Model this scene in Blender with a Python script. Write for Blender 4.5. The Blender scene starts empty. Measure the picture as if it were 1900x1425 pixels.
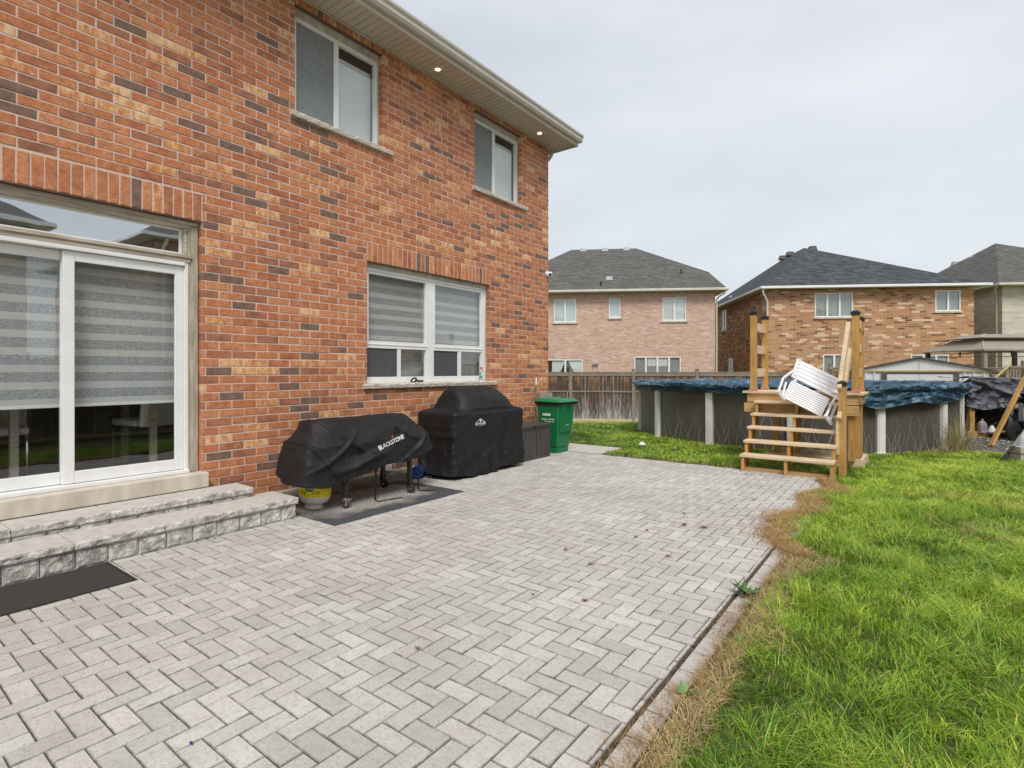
import bpy, bmesh, math, random
import numpy as np
from math import sin, cos, pi, radians, sqrt
from mathutils import Vector, Matrix, noise
from mathutils.bvhtree import BVHTree

# ---------------------------------------------------------------- camera, sky, sun, exposure
scene = bpy.context.scene
COL = scene.collection
CAMX, CAMH = 5.85, 1.49
cam_d = bpy.data.cameras.new('camera'); cam = bpy.data.objects.new('camera', cam_d); COL.objects.link(cam)
cam.location = (CAMX, 0, CAMH); cam.rotation_euler = (radians(90), 0, math.atan2(.6, .8))
cam_d.sensor_width = 36.0; cam_d.lens = 36.0 * 1006 / 1900; cam_d.shift_y = -24.5 / 1900
cam_d.clip_start = 0.05; cam_d.clip_end = 1000
scene.camera = cam
scene.render.resolution_x = 1024; scene.render.resolution_y = 768

SUN_EL, SUN_AZ = radians(52), math.atan2(-.72, .69)          # towards +x, -y : behind and right of the camera
world = bpy.data.worlds.new("World"); scene.world = world; world.use_nodes = True
wn = world.node_tree; wn.nodes.clear()
o_ = wn.nodes.new('ShaderNodeOutputWorld')
sky = wn.nodes.new('ShaderNodeTexSky'); sky.sky_type = 'NISHITA'; sky.sun_disc = False
sky.sun_elevation = SUN_EL; sky.sun_rotation = pi / 2 - SUN_AZ
b1 = wn.nodes.new('ShaderNodeBackground'); b1.inputs[1].default_value = 0.10
wn.links.new(sky.outputs[0], b1.inputs[0])
tc = wn.nodes.new('ShaderNodeTexCoord')
mp = wn.nodes.new('ShaderNodeMapping'); mp.inputs['Scale'].default_value = (1.0, 1.0, 3.2)
mp.inputs['Rotation'].default_value = (0.1, 0.15, 0.6)
nz = wn.nodes.new('ShaderNodeTexNoise'); nz.inputs['Scale'].default_value = 1.5; nz.inputs['Detail'].default_value = 5
nz.inputs['Roughness'].default_value = .5
rp = wn.nodes.new('ShaderNodeValToRGB'); rp.color_ramp.elements[0].position = .28; rp.color_ramp.elements[1].position = .74
rp.color_ramp.elements[0].color = (.38, .403, .43, 1); rp.color_ramp.elements[1].color = (.52, .54, .55, 1)
b2 = wn.nodes.new('ShaderNodeBackground'); b2.inputs[1].default_value = 1.0
wn.links.new(tc.outputs['Generated'], mp.inputs[0]); wn.links.new(mp.outputs[0], nz.inputs[0])
wn.links.new(nz.outputs[0], rp.inputs[0]); wn.links.new(rp.outputs[0], b2.inputs[0])
mx = wn.nodes.new('ShaderNodeMixShader'); mx.inputs[0].default_value = .90
wn.links.new(b1.outputs[0], mx.inputs[1]); wn.links.new(b2.outputs[0], mx.inputs[2]); wn.links.new(mx.outputs[0], o_.inputs[0])
sd = bpy.data.lights.new('sun', 'SUN'); sd.energy = 1.5; sd.angle = radians(22); sd.color = (1, .965, .91)
sun = bpy.data.objects.new('sun', sd); COL.objects.link(sun)
sdir = Vector((cos(SUN_EL) * cos(SUN_AZ), cos(SUN_EL) * sin(SUN_AZ), sin(SUN_EL)))
sun.rotation_euler = sdir.to_track_quat('Z', 'Y').to_euler(); sun.location = (10, -10, 20)
scene.view_settings.view_transform = 'Standard'; scene.view_settings.look = 'None'
scene.view_settings.exposure = 0.80; scene.view_settings.gamma = 1

# ---------------------------------------------------------------- object helpers
def tag(o, label=None, cat=None, group=None, kind=None):
    if label: o['label'] = label
    if cat: o['category'] = cat
    if group: o['group'] = group
    if kind: o['kind'] = kind
    return o
def empty(name, label, cat, loc=(0, 0, 0), rz=0, group=None):
    o = bpy.data.objects.new(name, None); COL.objects.link(o)
    o.location = loc; o.rotation_euler = (0, 0, rz); o.empty_display_size = .2
    return tag(o, label, cat, group)
def copy_thing(o, parent=None):
    c = o.copy(); COL.objects.link(c)
    if parent: c.parent = parent
    for ch in list(o.children): copy_thing(ch, c)
    return c
class MB:
    def __init__(s): s.v = []; s.f = []; s.m = []; s.sm = []; s.M = None; s.col = {}
    def add(s, vs, fs, mi=0, smooth=False):
        b = len(s.v)
        if s.M is not None: vs = [tuple(s.M @ Vector(p)) for p in vs]
        s.v += [tuple(p) for p in vs]
        for f in fs: s.f.append(tuple(b + i for i in f)); s.m.append(mi); s.sm.append(smooth)
        return b
    def box(s, x0, x1, y0, y1, z0, z1, mi=0):
        s.add([(x0,y0,z0),(x1,y0,z0),(x1,y1,z0),(x0,y1,z0),(x0,y0,z1),(x1,y0,z1),(x1,y1,z1),(x0,y1,z1)],
              [(0,3,2,1),(4,5,6,7),(0,1,5,4),(1,2,6,5),(2,3,7,6),(3,0,4,7)], mi)
    def bar(s, a, b, w, h, up=(0,0,1), mi=0):                      # a board from a to b, w wide (sideways), h thick (along up)
        a = Vector(a); b = Vector(b); d = (b - a).normalized(); up = Vector(up)
        sd_ = d.cross(up)
        if sd_.length < 1e-4: sd_ = d.cross(Vector((1, 0, 0)))
        sd_.normalize(); u = sd_.cross(d).normalized()
        sx = sd_ * w / 2; uz = u * h / 2
        vs = [a-sx-uz, a+sx-uz, a+sx+uz, a-sx+uz, b-sx-uz, b+sx-uz, b+sx+uz, b-sx+uz]
        s.add(vs, [(0,1,2,3),(7,6,5,4),(0,4,5,1),(1,5,6,2),(2,6,7,3),(3,7,4,0)], mi)
    def tube(s, pts, r, n=10, mi=0, caps=True):
        pts = [Vector(p) for p in pts]; k = len(pts)
        rr = r if isinstance(r, (list, tuple)) else [r] * k
        prev = None; vs = []
        for i, p in enumerate(pts):
            d = (pts[min(i+1, k-1)] - pts[max(i-1, 0)]).normalized()
            if prev is None:
                a = Vector((0, 0, 1)) if abs(d.z) < .9 else Vector((1, 0, 0))
                x = d.cross(a).normalized()
            else:
                x = prev - d * prev.dot(d); x.normalize()
            prev = x; y = d.cross(x)
            for j in range(n):
                t = 2*pi*j/n; vs.append(p + (x*cos(t) + y*sin(t)) * rr[i])
        fs = []
        for i in range(k-1):
            for j in range(n): fs.append((i*n+j, i*n+(j+1) % n, (i+1)*n+(j+1) % n, (i+1)*n+j))
        if caps: fs.append(tuple(range(n-1, -1, -1))); fs.append(tuple((k-1)*n+j for j in range(n)))
        s.add(vs, fs, mi, True)
    def lathe(s, prof, c=(0,0,0), axis=(0,0,1), n=32, mi=0, cap=True):
        c = Vector(c); ax = Vector(axis).normalized()
        a = Vector((1, 0, 0)) if abs(ax.x) < .9 else Vector((0, 1, 0))
        x = ax.cross(a).normalized(); y = ax.cross(x); vs = []
        for r, h in prof:
            for j in range(n):
                t = 2*pi*j/n; vs.append(c + ax*h + (x*cos(t) + y*sin(t))*r)
        fs = []
        for i in range(len(prof)-1):
            for j in range(n): fs.append((i*n+j, i*n+(j+1) % n, (i+1)*n+(j+1) % n, (i+1)*n+j))
        if cap and prof[0][0] > 1e-4: fs.append(tuple(range(n-1, -1, -1)))
        if cap and prof[-1][0] > 1e-4: fs.append(tuple((len(prof)-1)*n+j for j in range(n)))
        s.add(vs, fs, mi, True)
    def prism(s, pts, d, mi=0):                                    # polygon pts (3d) extruded by d
        n = len(pts); d = Vector(d); a = [Vector(p) for p in pts]
        s.add(a + [p + d for p in a], [tuple(range(n-1, -1, -1)), tuple(range(n, 2*n))] +
              [(i, (i+1) % n, n+(i+1) % n, n+i) for i in range(n)], mi)
    def build(s, name, mats, parent=None, bevel=0, seg=2, label=None, fix=True):
        me = bpy.data.meshes.new(name); me.from_pydata(s.v, [], s.f)
        if not isinstance(mats, (list, tuple)): mats = [mats]
        for m_ in mats: me.materials.append(m_)
        me.polygons.foreach_set('material_index', s.m); me.polygons.foreach_set('use_smooth', s.sm)
        me.update()
        if fix:
            bm = bmesh.new(); bm.from_mesh(me); bmesh.ops.recalc_face_normals(bm, faces=bm.faces); bm.to_mesh(me); bm.free()
        o = bpy.data.objects.new(name, me); COL.objects.link(o)
        if parent: o.parent = parent
        if bevel:
            b = o.modifiers.new('bevel', 'BEVEL'); b.width = bevel; b.segments = seg; b.limit_method = 'ANGLE'; b.angle_limit = radians(50)
        if any(s.sm):
            try: me.set_sharp_from_angle(angle=radians(42))
            except Exception: pass
        if label: o['label'] = label
        return o
def B(name, m, parent, *boxes, bevel=.003):
    mb = MB()
    for b in boxes: mb.box(*b)
    return mb.build(name, m, parent, bevel)
def plan(X, Z, z=0):                                               # metres right of / ahead of the camera -> world
    return Vector((CAMX + .8*X - .6*Z, .6*X + .8*Z, z))

# ---------------------------------------------------------------- materials
def newmat(name):
    m = bpy.data.materials.new(name); m.use_nodes = True; nt = m.node_tree; nt.nodes.clear()
    out = nt.nodes.new('ShaderNodeOutputMaterial'); p = nt.nodes.new('ShaderNodeBsdfPrincipled')
    nt.links.new(p.outputs[0], out.inputs[0]); return m, nt, p, out
def N(nt, t, **k):
    n = nt.nodes.new(t)
    for a, b in k.items():
        if a in n.inputs: n.inputs[a].default_value = b
        else: setattr(n, a, b)
    return n
def ramp(nt, src, stops, interp='LINEAR'):
    r = nt.nodes.new('ShaderNodeValToRGB'); r.color_ramp.interpolation = interp
    while len(r.color_ramp.elements) < len(stops): r.color_ramp.elements.new(.5)
    for e, (p, c) in zip(r.color_ramp.elements, stops):
        e.position = p; e.color = (c[0], c[1], c[2], 1) if isinstance(c, (tuple, list)) else (c, c, c, 1)
    nt.links.new(src, r.inputs[0]); return r.outputs[0]
def mixc(nt, f, a, b, mode='MIX'):
    m = nt.nodes.new('ShaderNodeMix'); m.data_type = 'RGBA'; m.blend_type = mode
    for i, x in ((0, f), (6, a), (7, b)):
        if isinstance(x, (int, float)): m.inputs[i].default_value = x
        elif isinstance(x, (tuple, list)): m.inputs[i].default_value = (x[0], x[1], x[2], 1)
        else: nt.links.new(x, m.inputs[i])
    return m.outputs[2]
def coords(nt, scale=(1,1,1), rot=(0,0,0), kind='Object'):
    t = nt.nodes.new('ShaderNodeTexCoord'); m = nt.nodes.new('ShaderNodeMapping')
    m.inputs['Scale'].default_value = scale; m.inputs['Rotation'].default_value = rot
    nt.links.new(t.outputs[kind], m.inputs[0]); return m.outputs[0]
def noi(nt, vec, scale, detail=3, rough=.55):
    n = N(nt, 'ShaderNodeTexNoise', Scale=scale, Detail=detail, Roughness=rough); nt.links.new(vec, n.inputs['Vector']); return n.outputs[0]
def bump(nt, p, h, strength=.3, dist=.01):
    b = N(nt, 'ShaderNodeBump', Strength=strength, Distance=dist); nt.links.new(h, b.inputs['Height']); nt.links.new(b.outputs[0], p.inputs['Normal'])
def simple(name, c1, c2=None, scale=8, rough=.6, bs=.15, bscale=60, metal=0, stretch=(1,1,1), spec=.5, dist=.004, lo=.35, hi=.65, detail=4):
    m, nt, p, out = newmat(name); v = coords(nt, stretch)
    c2 = c2 or tuple(x*.82 for x in c1)
    f = noi(nt, v, scale, detail); col = ramp(nt, f, [(lo, c1), (hi, c2)])
    nt.links.new(col, p.inputs['Base Color']); p.inputs['Roughness'].default_value = rough; p.inputs['Metallic'].default_value = metal
    p.inputs['Specular IOR Level'].default_value = spec
    if bs: bump(nt, p, noi(nt, v, bscale, 3), bs, dist)
    return m
def wood(name, c1, c2, c3, stretch, rough=.75):
    m, nt, p, out = newmat(name); v = coords(nt, stretch)
    a = noi(nt, v, 30, 6, .6); col = ramp(nt, a, [(.3, c1), (.55, c2), (.75, c3)])
    v2 = coords(nt, (1,1,1)); b = noi(nt, v2, 3.5, 3); col = mixc(nt, ramp(nt, b, [(.35, 0), (.7, .55)]), col, tuple(x*1.25 for x in c2))
    vo = N(nt, 'ShaderNodeTexVoronoi', Scale=4.2); nt.links.new(coords(nt, tuple(1 if s > .5 else .35 for s in stretch)), vo.inputs['Vector'])
    kn = ramp(nt, vo.outputs['Distance'], [(.05, .75), (.09, 0)]); col = mixc(nt, kn, col, tuple(x*.35 for x in c1))
    nt.links.new(col, p.inputs['Base Color']); p.inputs['Roughness'].default_value = rough; p.inputs['Specular IOR Level'].default_value = .25
    bump(nt, p, a, .35, .003); return m

# bricks as real geometry read a per-brick colour (r: tone, g: kind, b: offset)
def mat_bricks():
    m, nt, p, out = newmat('clay_brick'); v = coords(nt)
    at = N(nt, 'ShaderNodeAttribute', attribute_name='bc'); sp = nt.nodes.new('ShaderNodeSeparateColor'); nt.links.new(at.outputs['Color'], sp.inputs[0])
    r, g, b = sp.outputs
    red = ramp(nt, r, [(0, (.44,.15,.075)), (.25, (.60,.22,.10)), (.6, (.67,.255,.115)), (1, (.74,.32,.15))])
    fine = noi(nt, v, 55, 5, .7); red = mixc(nt, ramp(nt, fine, [(.3, .6), (.65, 0)]), red, (.22,.075,.045))
    red = mixc(nt, ramp(nt, noi(nt, v, 9, 4), [(.42, 0), (.72, .65)]), red, (.72,.36,.19))
    red = mixc(nt, ramp(nt, noi(nt, v, 24, 5, .7), [(.34, .55), (.52, 0)]), red, (.26,.105,.06))
    dark = mixc(nt, ramp(nt, noi(nt, v, 14, 5), [(.35, 0), (.65, 1)]), (.165,.115,.09), (.28,.165,.12))
    mid = mixc(nt, ramp(nt, noi(nt, v, 7, 4), [(.35, 0), (.6, 1)]), (.27,.125,.08), (.46,.19,.105))
    vs = coords(nt, (1, 11, 6)); st = noi(nt, vs, 1.5, 6, .72)
    vadd = nt.nodes.new('ShaderNodeMath'); vadd.operation = 'ADD'; nt.links.new(st, vadd.inputs[0])
    sc = nt.nodes.new('ShaderNodeMath'); sc.operation = 'MULTIPLY'; sc.inputs[1].default_value = .14; nt.links.new(b, sc.inputs[0]); nt.links.new(sc.outputs[0], vadd.inputs[1])
    flash = ramp(nt, vadd.outputs[0], [(.44, (.54,.20,.09)), (.54, (.64,.30,.13)), (.64, (.76,.47,.25)), (.80, (.84,.64,.42))])
    isd = ramp(nt, g, [(0, 1), (.06, 0)], 'CONSTANT'); ism = ramp(nt, g, [(0, 0), (.06, 1), (.19, 0)], 'CONSTANT'); isf = ramp(nt, g, [(0, 0), (.86, 1)], 'CONSTANT')
    c = mixc(nt, isd, red, dark); c = mixc(nt, ism, c, mid); c = mixc(nt, isf, c, flash)
    pores = ramp(nt, noi(nt, v, 240, 2), [(.30, .6), (.42, 0)]); c = mixc(nt, pores, c, (.10,.05,.035))
    nt.links.new(c, p.inputs['Base Color']); p.inputs['Roughness'].default_value = .9; p.inputs['Specular IOR Level'].default_value = .2
    bump(nt, p, noi(nt, v, 130, 5, .7), .55, .004); return m
def mat_brick_shader(name, tones, mortar, w=.267, h=.0885, bumpy=.4, axis='XZ'):
    m, nt, p, out = newmat(name)
    t = nt.nodes.new('ShaderNodeTexCoord'); s = nt.nodes.new('ShaderNodeSeparateXYZ'); nt.links.new(t.outputs['Object'], s.inputs[0])
    ad = nt.nodes.new('ShaderNodeMath'); ad.operation = 'ADD'; nt.links.new(s.outputs[0], ad.inputs[0]); nt.links.new(s.outputs[1], ad.inputs[1])
    cb = nt.nodes.new('ShaderNodeCombineXYZ'); nt.links.new(ad.outputs[0], cb.inputs[0]); nt.links.new(s.outputs[2], cb.inputs[1])
    br = N(nt, 'ShaderNodeTexBrick', Color1=(0,0,0,1), Color2=(1,1,1,1), Mortar=(.5,.5,.5,1), Scale=1.0)
    br.inputs['Mortar Size'].default_value = .005; br.inputs['Mortar Smooth'].default_value = .1
    br.inputs['Brick Width'].default_value = w; br.inputs['Row Height'].default_value = h; br.offset = .5
    nt.links.new(cb.outputs[0], br.inputs[0])
    c = ramp(nt, br.outputs[0], tones, 'CONSTANT')
    v = coords(nt); c = mixc(nt, ramp(nt, noi(nt, v, 30, 4), [(.35, .35), (.65, 0)]), c, tuple(x*.55 for x in tones[0][1]))
    c = mixc(nt, ramp(nt, noi(nt, v, 1.1, 3), [(.4, 0), (.75, .22)]), c, mortar)
    c = mixc(nt, br.outputs[1], c, mortar)
    nt.links.new(c, p.inputs['Base Color']); p.inputs['Roughness'].default_value = .9; p.inputs['Specular IOR Level'].default_value = .2
    iv = nt.nodes.new('ShaderNodeMath'); iv.operation = 'SUBTRACT'; iv.inputs[0].default_value = 1; nt.links.new(br.outputs[1], iv.inputs[1])
    bump(nt, p, iv.outputs[0], bumpy, .006); return m
def mat_shingles(name, c1, c2, c3, row=.14):
    m, nt, p, out = newmat(name)
    t = nt.nodes.new('ShaderNodeTexCoord'); s = nt.nodes.new('ShaderNodeSeparateXYZ'); nt.links.new(t.outputs['Object'], s.inputs[0])
    ad = nt.nodes.new('ShaderNodeMath'); ad.operation = 'ADD'; nt.links.new(s.outputs[0], ad.inputs[0]); nt.links.new(s.outputs[1], ad.inputs[1])
    cb = nt.nodes.new('ShaderNodeCombineXYZ'); nt.links.new(ad.outputs[0], cb.inputs[0]); nt.links.new(s.outputs[2], cb.inputs[1])
    br = N(nt, 'ShaderNodeTexBrick', Color1=(0,0,0,1), Color2=(1,1,1,1), Mortar=(0,0,0,1), Scale=1.0)
    br.inputs['Mortar Size'].default_value = .006; br.inputs['Brick Width'].default_value = .33; br.inputs['Row Height'].default_value = row*.52; br.offset = .37
    nt.links.new(cb.outputs[0], br.inputs[0])
    c = ramp(nt, br.outputs[0], [(0, c1), (.5, c2), (1, c3)])
    v = coords(nt, (1, 1, 3)); c = mixc(nt, ramp(nt, noi(nt, v, 5, 6, .7), [(.35, .6), (.7, 0)]), c, tuple(x*.6 for x in c1))
    c = mixc(nt, br.outputs[1], c, tuple(x*.35 for x in c1))
    nt.links.new(c, p.inputs['Base Color']); p.inputs['Roughness'].default_value = .95; p.inputs['Specular IOR Level'].default_value = .15
    iv = nt.nodes.new('ShaderNodeMath'); iv.operation = 'SUBTRACT'; iv.inputs[0].default_value = 1; nt.links.new(br.outputs[1], iv.inputs[1])
    bump(nt, p, iv.outputs[0], .5, .01); return m
def mat_glass(name='window_glass', tint=(.95,.965,.96), base=.07):
    m, nt, p, out = newmat(name); nt.nodes.remove(p)
    tr = N(nt, 'ShaderNodeBsdfTransparent', Color=(*tint, 1)); gl = N(nt, 'ShaderNodeBsdfGlossy', Roughness=.012, Color=(.95,.97,1,1))
    lw = N(nt, 'ShaderNodeFresnel', IOR=1.52); ad = N(nt, 'ShaderNodeMath', operation='MULTIPLY_ADD'); ad.inputs[1].default_value = 1.15; ad.inputs[2].default_value = base
    v = coords(nt); bp = N(nt, 'ShaderNodeBump', Strength=.05, Distance=.02); nt.links.new(noi(nt, v, 1.7, 2), bp.inputs['Height'])
    nt.links.new(bp.outputs[0], gl.inputs['Normal'])
    nt.links.new(lw.outputs[0], ad.inputs[0]); ad.use_clamp = True
    ge = nt.nodes.new('ShaderNodeNewGeometry'); fr_ = N(nt, 'ShaderNodeMath', operation='SUBTRACT'); fr_.inputs[0].default_value = 1; nt.links.new(ge.outputs['Backfacing'], fr_.inputs[1])
    am = N(nt, 'ShaderNodeMath', operation='MULTIPLY'); nt.links.new(ad.outputs[0], am.inputs[0]); nt.links.new(fr_.outputs[0], am.inputs[1]); ad = am
    mx = nt.nodes.new('ShaderNodeMixShader'); nt.links.new(ad.outputs[0], mx.inputs[0]); nt.links.new(tr.outputs[0], mx.inputs[1]); nt.links.new(gl.outputs[0], mx.inputs[2])
    nt.links.new(mx.outputs[0], out.inputs[0]); return m
def mat_zebra():
    m, nt, p, out = newmat('zebra_blind_fabric')
    t = nt.nodes.new('ShaderNodeTexCoord'); s = nt.nodes.new('ShaderNodeSeparateXYZ'); nt.links.new(t.outputs['Object'], s.inputs[0])
    d = N(nt, 'ShaderNodeMath', operation='MULTIPLY'); d.inputs[1].default_value = 1/.148; nt.links.new(s.outputs[2], d.inputs[0])
    fr = N(nt, 'ShaderNodeMath', operation='FRACT'); nt.links.new(d.outputs[0], fr.inputs[0])
    v = coords(nt, (1, 3, 28)); n = noi(nt, v, 14, 5, .75)
    band = ramp(nt, fr.outputs[0], [(0, 0), (.40, 0), (.42, 1), (.98, 1), (1, 0)])
    ligh = mixc(nt, ramp(nt, n, [(.3, 0), (.7, 1)]), (.50,.50,.49), (.66,.66,.64)); dk = mixc(nt, ramp(nt, n, [(.42, 0), (.6, 1)]), (.20,.205,.22), (.56,.57,.60))
    c = mixc(nt, band, ligh, dk); nt.links.new(c, p.inputs['Base Color']); p.inputs['Roughness'].default_value = .8; return m
def mat_attr(name, rough=.6, trans=0.0, attr='Col', spec=.3, bs=0):
    m, nt, p, out = newmat(name); at = N(nt, 'ShaderNodeAttribute', attribute_name=attr)
    nt.links.new(at.outputs['Color'], p.inputs['Base Color']); p.inputs['Roughness'].default_value = rough; p.inputs['Specular IOR Level'].default_value = spec
    if trans:
        tr = nt.nodes.new('ShaderNodeBsdfTranslucent'); nt.links.new(at.outputs['Color'], tr.inputs[0])
        mx = nt.nodes.new('ShaderNodeMixShader'); mx.inputs[0].default_value = trans
        nt.links.new(p.outputs[0], mx.inputs[1]); nt.links.new(tr.outputs[0], mx.inputs[2]); nt.links.new(mx.outputs[0], out.inputs[0])
    return m
def mat_paver():
    m, nt, p, out = newmat('concrete_paver'); v = coords(nt)
    at = N(nt, 'ShaderNodeAttribute', attribute_name='bc'); sp = nt.nodes.new('ShaderNodeSeparateColor'); nt.links.new(at.outputs['Color'], sp.inputs[0])
    c = ramp(nt, sp.outputs[0], [(0, (.40,.383,.365)), (.35, (.50,.48,.452)), (.7, (.575,.552,.512)), (1, (.66,.635,.59))])
    c = mixc(nt, ramp(nt, noi(nt, v, 1.3, 4), [(.4, 0), (.72, .35)]), c, (.36,.32,.285))
    c = mixc(nt, ramp(nt, noi(nt, v, 42, 4, .7), [(.36, .35), (.52, 0)]), c, (.29,.255,.225))
    c = mixc(nt, ramp(nt, noi(nt, v, 260, 2), [(.58, 0), (.68, .6)]), c, (.76,.74,.70))
    c = mixc(nt, ramp(nt, noi(nt, v, 95, 2), [(.30, .85), (.36, 0)]), c, (.17,.145,.115))
    c = mixc(nt, ramp(nt, noi(nt, v, 7, 5, .65), [(.36, .28), (.56, 0)]), c, (.34,.31,.27))
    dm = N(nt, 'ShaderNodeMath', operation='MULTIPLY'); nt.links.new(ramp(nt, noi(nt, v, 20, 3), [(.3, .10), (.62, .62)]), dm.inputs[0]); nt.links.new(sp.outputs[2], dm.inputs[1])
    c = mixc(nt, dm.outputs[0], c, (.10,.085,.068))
    nt.links.new(c, p.inputs['Base Color']); p.inputs['Roughness'].default_value = .9; p.inputs['Specular IOR Level'].default_value = .25
    bump(nt, p, noi(nt, v, 160, 4, .7), .6, .004); return m
def mat_rockface():
    m, nt, p, out = newmat('split_face_stone'); v = coords(nt)
    a = noi(nt, v, 11, 6, .7); c = ramp(nt, a, [(.36, (.26,.245,.23)), (.48, (.52,.49,.45)), (.62, (.78,.75,.70))])
    c = mixc(nt, ramp(nt, noi(nt, v, 120, 3), [(.35, .5), (.5, 0)]), c, (.16,.15,.14))
    nt.links.new(c, p.inputs['Base Color']); p.inputs['Roughness'].default_value = .92; bump(nt, p, noi(nt, v, 45, 6, .7), .8, .012); return m
def mat_cloth(name, c, rough=.75, weave=900, spec=.3):
    m, nt, p, out = newmat(name); v = coords(nt)
    col = ramp(nt, noi(nt, v, 6, 4), [(.35, c), (.7, tuple(x*1.6+.004 for x in c))])
    col = mixc(nt, ramp(nt, noi(nt, v, 90, 2), [(.70, 0), (.76, .5)]), col, (.25,.24,.22))
    nt.links.new(col, p.inputs['Base Color']); p.inputs['Roughness'].default_value = rough; p.inputs['Specular IOR Level'].default_value = spec
    bump(nt, p, noi(nt, v, 9, 6, .6), .35, .02); return m
def mat_rug():
    m, nt, p, out = newmat('charcoal_ribbed_rug'); v = coords(nt)
    wear = N(nt, 'ShaderNodeTexNoise', Scale=2.2, Detail=3.0); nt.links.new(v, wear.inputs[0])
    sp = nt.nodes.new('ShaderNodeTexVoronoi'); sp.inputs['Scale'].default_value = 55; nt.links.new(coords(nt, (1, .45, 1)), sp.inputs['Vector'])
    dk = mixc(nt, ramp(nt, noi(nt, v, 170, 2), [(.4, 0), (.65, 1)]), (.018,.018,.022), (.13,.13,.145))
    lt = mixc(nt, ramp(nt, sp.outputs[0], [(.1, 1), (.35, 0)]), (.30,.27,.24), (.80,.75,.69))
    t = nt.nodes.new('ShaderNodeTexCoord'); sb_ = N(nt, 'ShaderNodeVectorMath', operation='SUBTRACT'); sb_.inputs[1].default_value = (.70, 4.0, 0); nt.links.new(t.outputs['Object'], sb_.inputs[0])
    mu = N(nt, 'ShaderNodeVectorMath', operation='MULTIPLY'); mu.inputs[1].default_value = (2.0, 1.05, 0); nt.links.new(sb_.outputs[0], mu.inputs[0]); ln = N(nt, 'ShaderNodeVectorMath', operation='LENGTH'); nt.links.new(mu.outputs[0], ln.inputs[0])
    dx = N(nt, 'ShaderNodeMath', operation='MULTIPLY_ADD'); dx.inputs[1].default_value = -.8; dx.inputs[2].default_value = 1.05; nt.links.new(ln.outputs['Value'], dx.inputs[0])
    ad = N(nt, 'ShaderNodeMath', operation='MULTIPLY_ADD'); ad.inputs[1].default_value = 1.1; nt.links.new(wear.outputs[0], ad.inputs[0]); nt.links.new(dx.outputs[0], ad.inputs[2])
    c = mixc(nt, ramp(nt, ad.outputs[0], [(.72, 0), (1.0, .9)]), dk, lt)
    nt.links.new(c, p.inputs['Base Color']); p.inputs['Roughness'].default_value = .95; bump(nt, p, noi(nt, v, 200, 2), .6, .004); return m
def mat_fence():
    m, nt, p, out = newmat('weathered_fence_board')
    at = N(nt, 'ShaderNodeAttribute', attribute_name='bc'); sp = nt.nodes.new('ShaderNodeSeparateColor'); nt.links.new(at.outputs['Color'], sp.inputs[0])
    t = nt.nodes.new('ShaderNodeTexCoord'); s = nt.nodes.new('ShaderNodeSeparateXYZ'); nt.links.new(t.outputs['Object'], s.inputs[0])
    a = noi(nt, coords(nt, (9, 9, 1.0)), 3.0, 6, .65)
    hz = N(nt, 'ShaderNodeMath', operation='MULTIPLY_ADD'); hz.inputs[1].default_value = -.30; hz.inputs[2].default_value = -.17; nt.links.new(s.outputs[2], hz.inputs[0])
    su = N(nt, 'ShaderNodeMath', operation='MULTIPLY_ADD'); su.inputs[1].default_value = 1.1; nt.links.new(a, su.inputs[0]); nt.links.new(hz.outputs[0], su.inputs[2])
    s2 = N(nt, 'ShaderNodeMath', operation='MULTIPLY_ADD'); s2.inputs[1].default_value = .22; nt.links.new(sp.outputs[0], s2.inputs[0]); nt.links.new(su.outputs[0], s2.inputs[2])
    c = ramp(nt, s2.outputs[0], [(0, (.34,.20,.11)), (.14, (.11,.07,.045)), (.34, (.075,.055,.045)), (.54, (.24,.215,.20)), (.78, (.55,.52,.49))])
    nt.links.new(c, p.inputs['Base Color']); p.inputs['Roughness'].default_value = .9; bump(nt, p, a, .4, .006); return m

M = {}
M['brick'] = mat_bricks()
M['mortar'] = simple('mortar', (.74,.58,.50), (.62,.47,.40), 25, .95, .6, 220)
M['pave'] = mat_paver()
M['sand'] = simple('joint_sand', (.035,.03,.024), (.085,.07,.055), 30, 1, .6, 300)
M['glass'] = mat_glass()
M['glass_dark'] = mat_glass('dark_reflecting_glass', (.9,.93,.95), .52)
M['vinyl'] = simple('white_vinyl', (.86,.86,.85), (.80,.80,.79), 5, .35, .04, 40)
M['vinyl_dirty'] = simple('aged_cream_trim', (.62,.57,.49), (.42,.38,.31), 9, .6, .4, 50, stretch=(1,1,.3))
M['taupe'] = simple('weathered_taupe_wood', (.56,.50,.40), (.34,.29,.22), 7, .8, .8, 40, stretch=(6,6,.6), dist=.006)
M['taupe_h'] = simple('weathered_taupe_wood_rail', (.62,.55,.45), (.40,.34,.27), 7, .8, .7, 40, stretch=(6,.5,6), dist=.006)
M['alu'] = simple('taupe_aluminium', (.62,.55,.46), (.57,.51,.42), 3, .38, .03, 30)
M['alu_l'] = simple('pale_gutter_aluminium', (.64,.60,.53), (.57,.53,.47), 3, .3, .03, 30)
M['sill'] = simple('rough_concrete_sill', (.72,.66,.57), (.48,.43,.36), 26, .9, 1.0, 45, stretch=(1,.6,1.6), dist=.012)
M['concrete'] = simple('stained_concrete', (.68,.61,.51), (.50,.44,.36), 4, .9, .4, 90, stretch=(1,2,.5))
M['concrete_l'] = simple('pale_concrete', (.55,.51,.45), (.46,.42,.37), 6, .9, .4, 120)
M['coping'] = simple('coping_stone', (.58,.55,.505), (.48,.45,.41), 14, .9, .5, 170)
M['rock'] = mat_rockface()
M['zebra'] = mat_zebra()
M['blind'] = simple('white_blind', (.86,.88,.88), (.80,.82,.82), 4, .7, .0)
M['screen'] = simple('insect_screen', (.20,.22,.22), (.28,.30,.30), 40, .8, .3, 300, stretch=(1,1,1))
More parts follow.
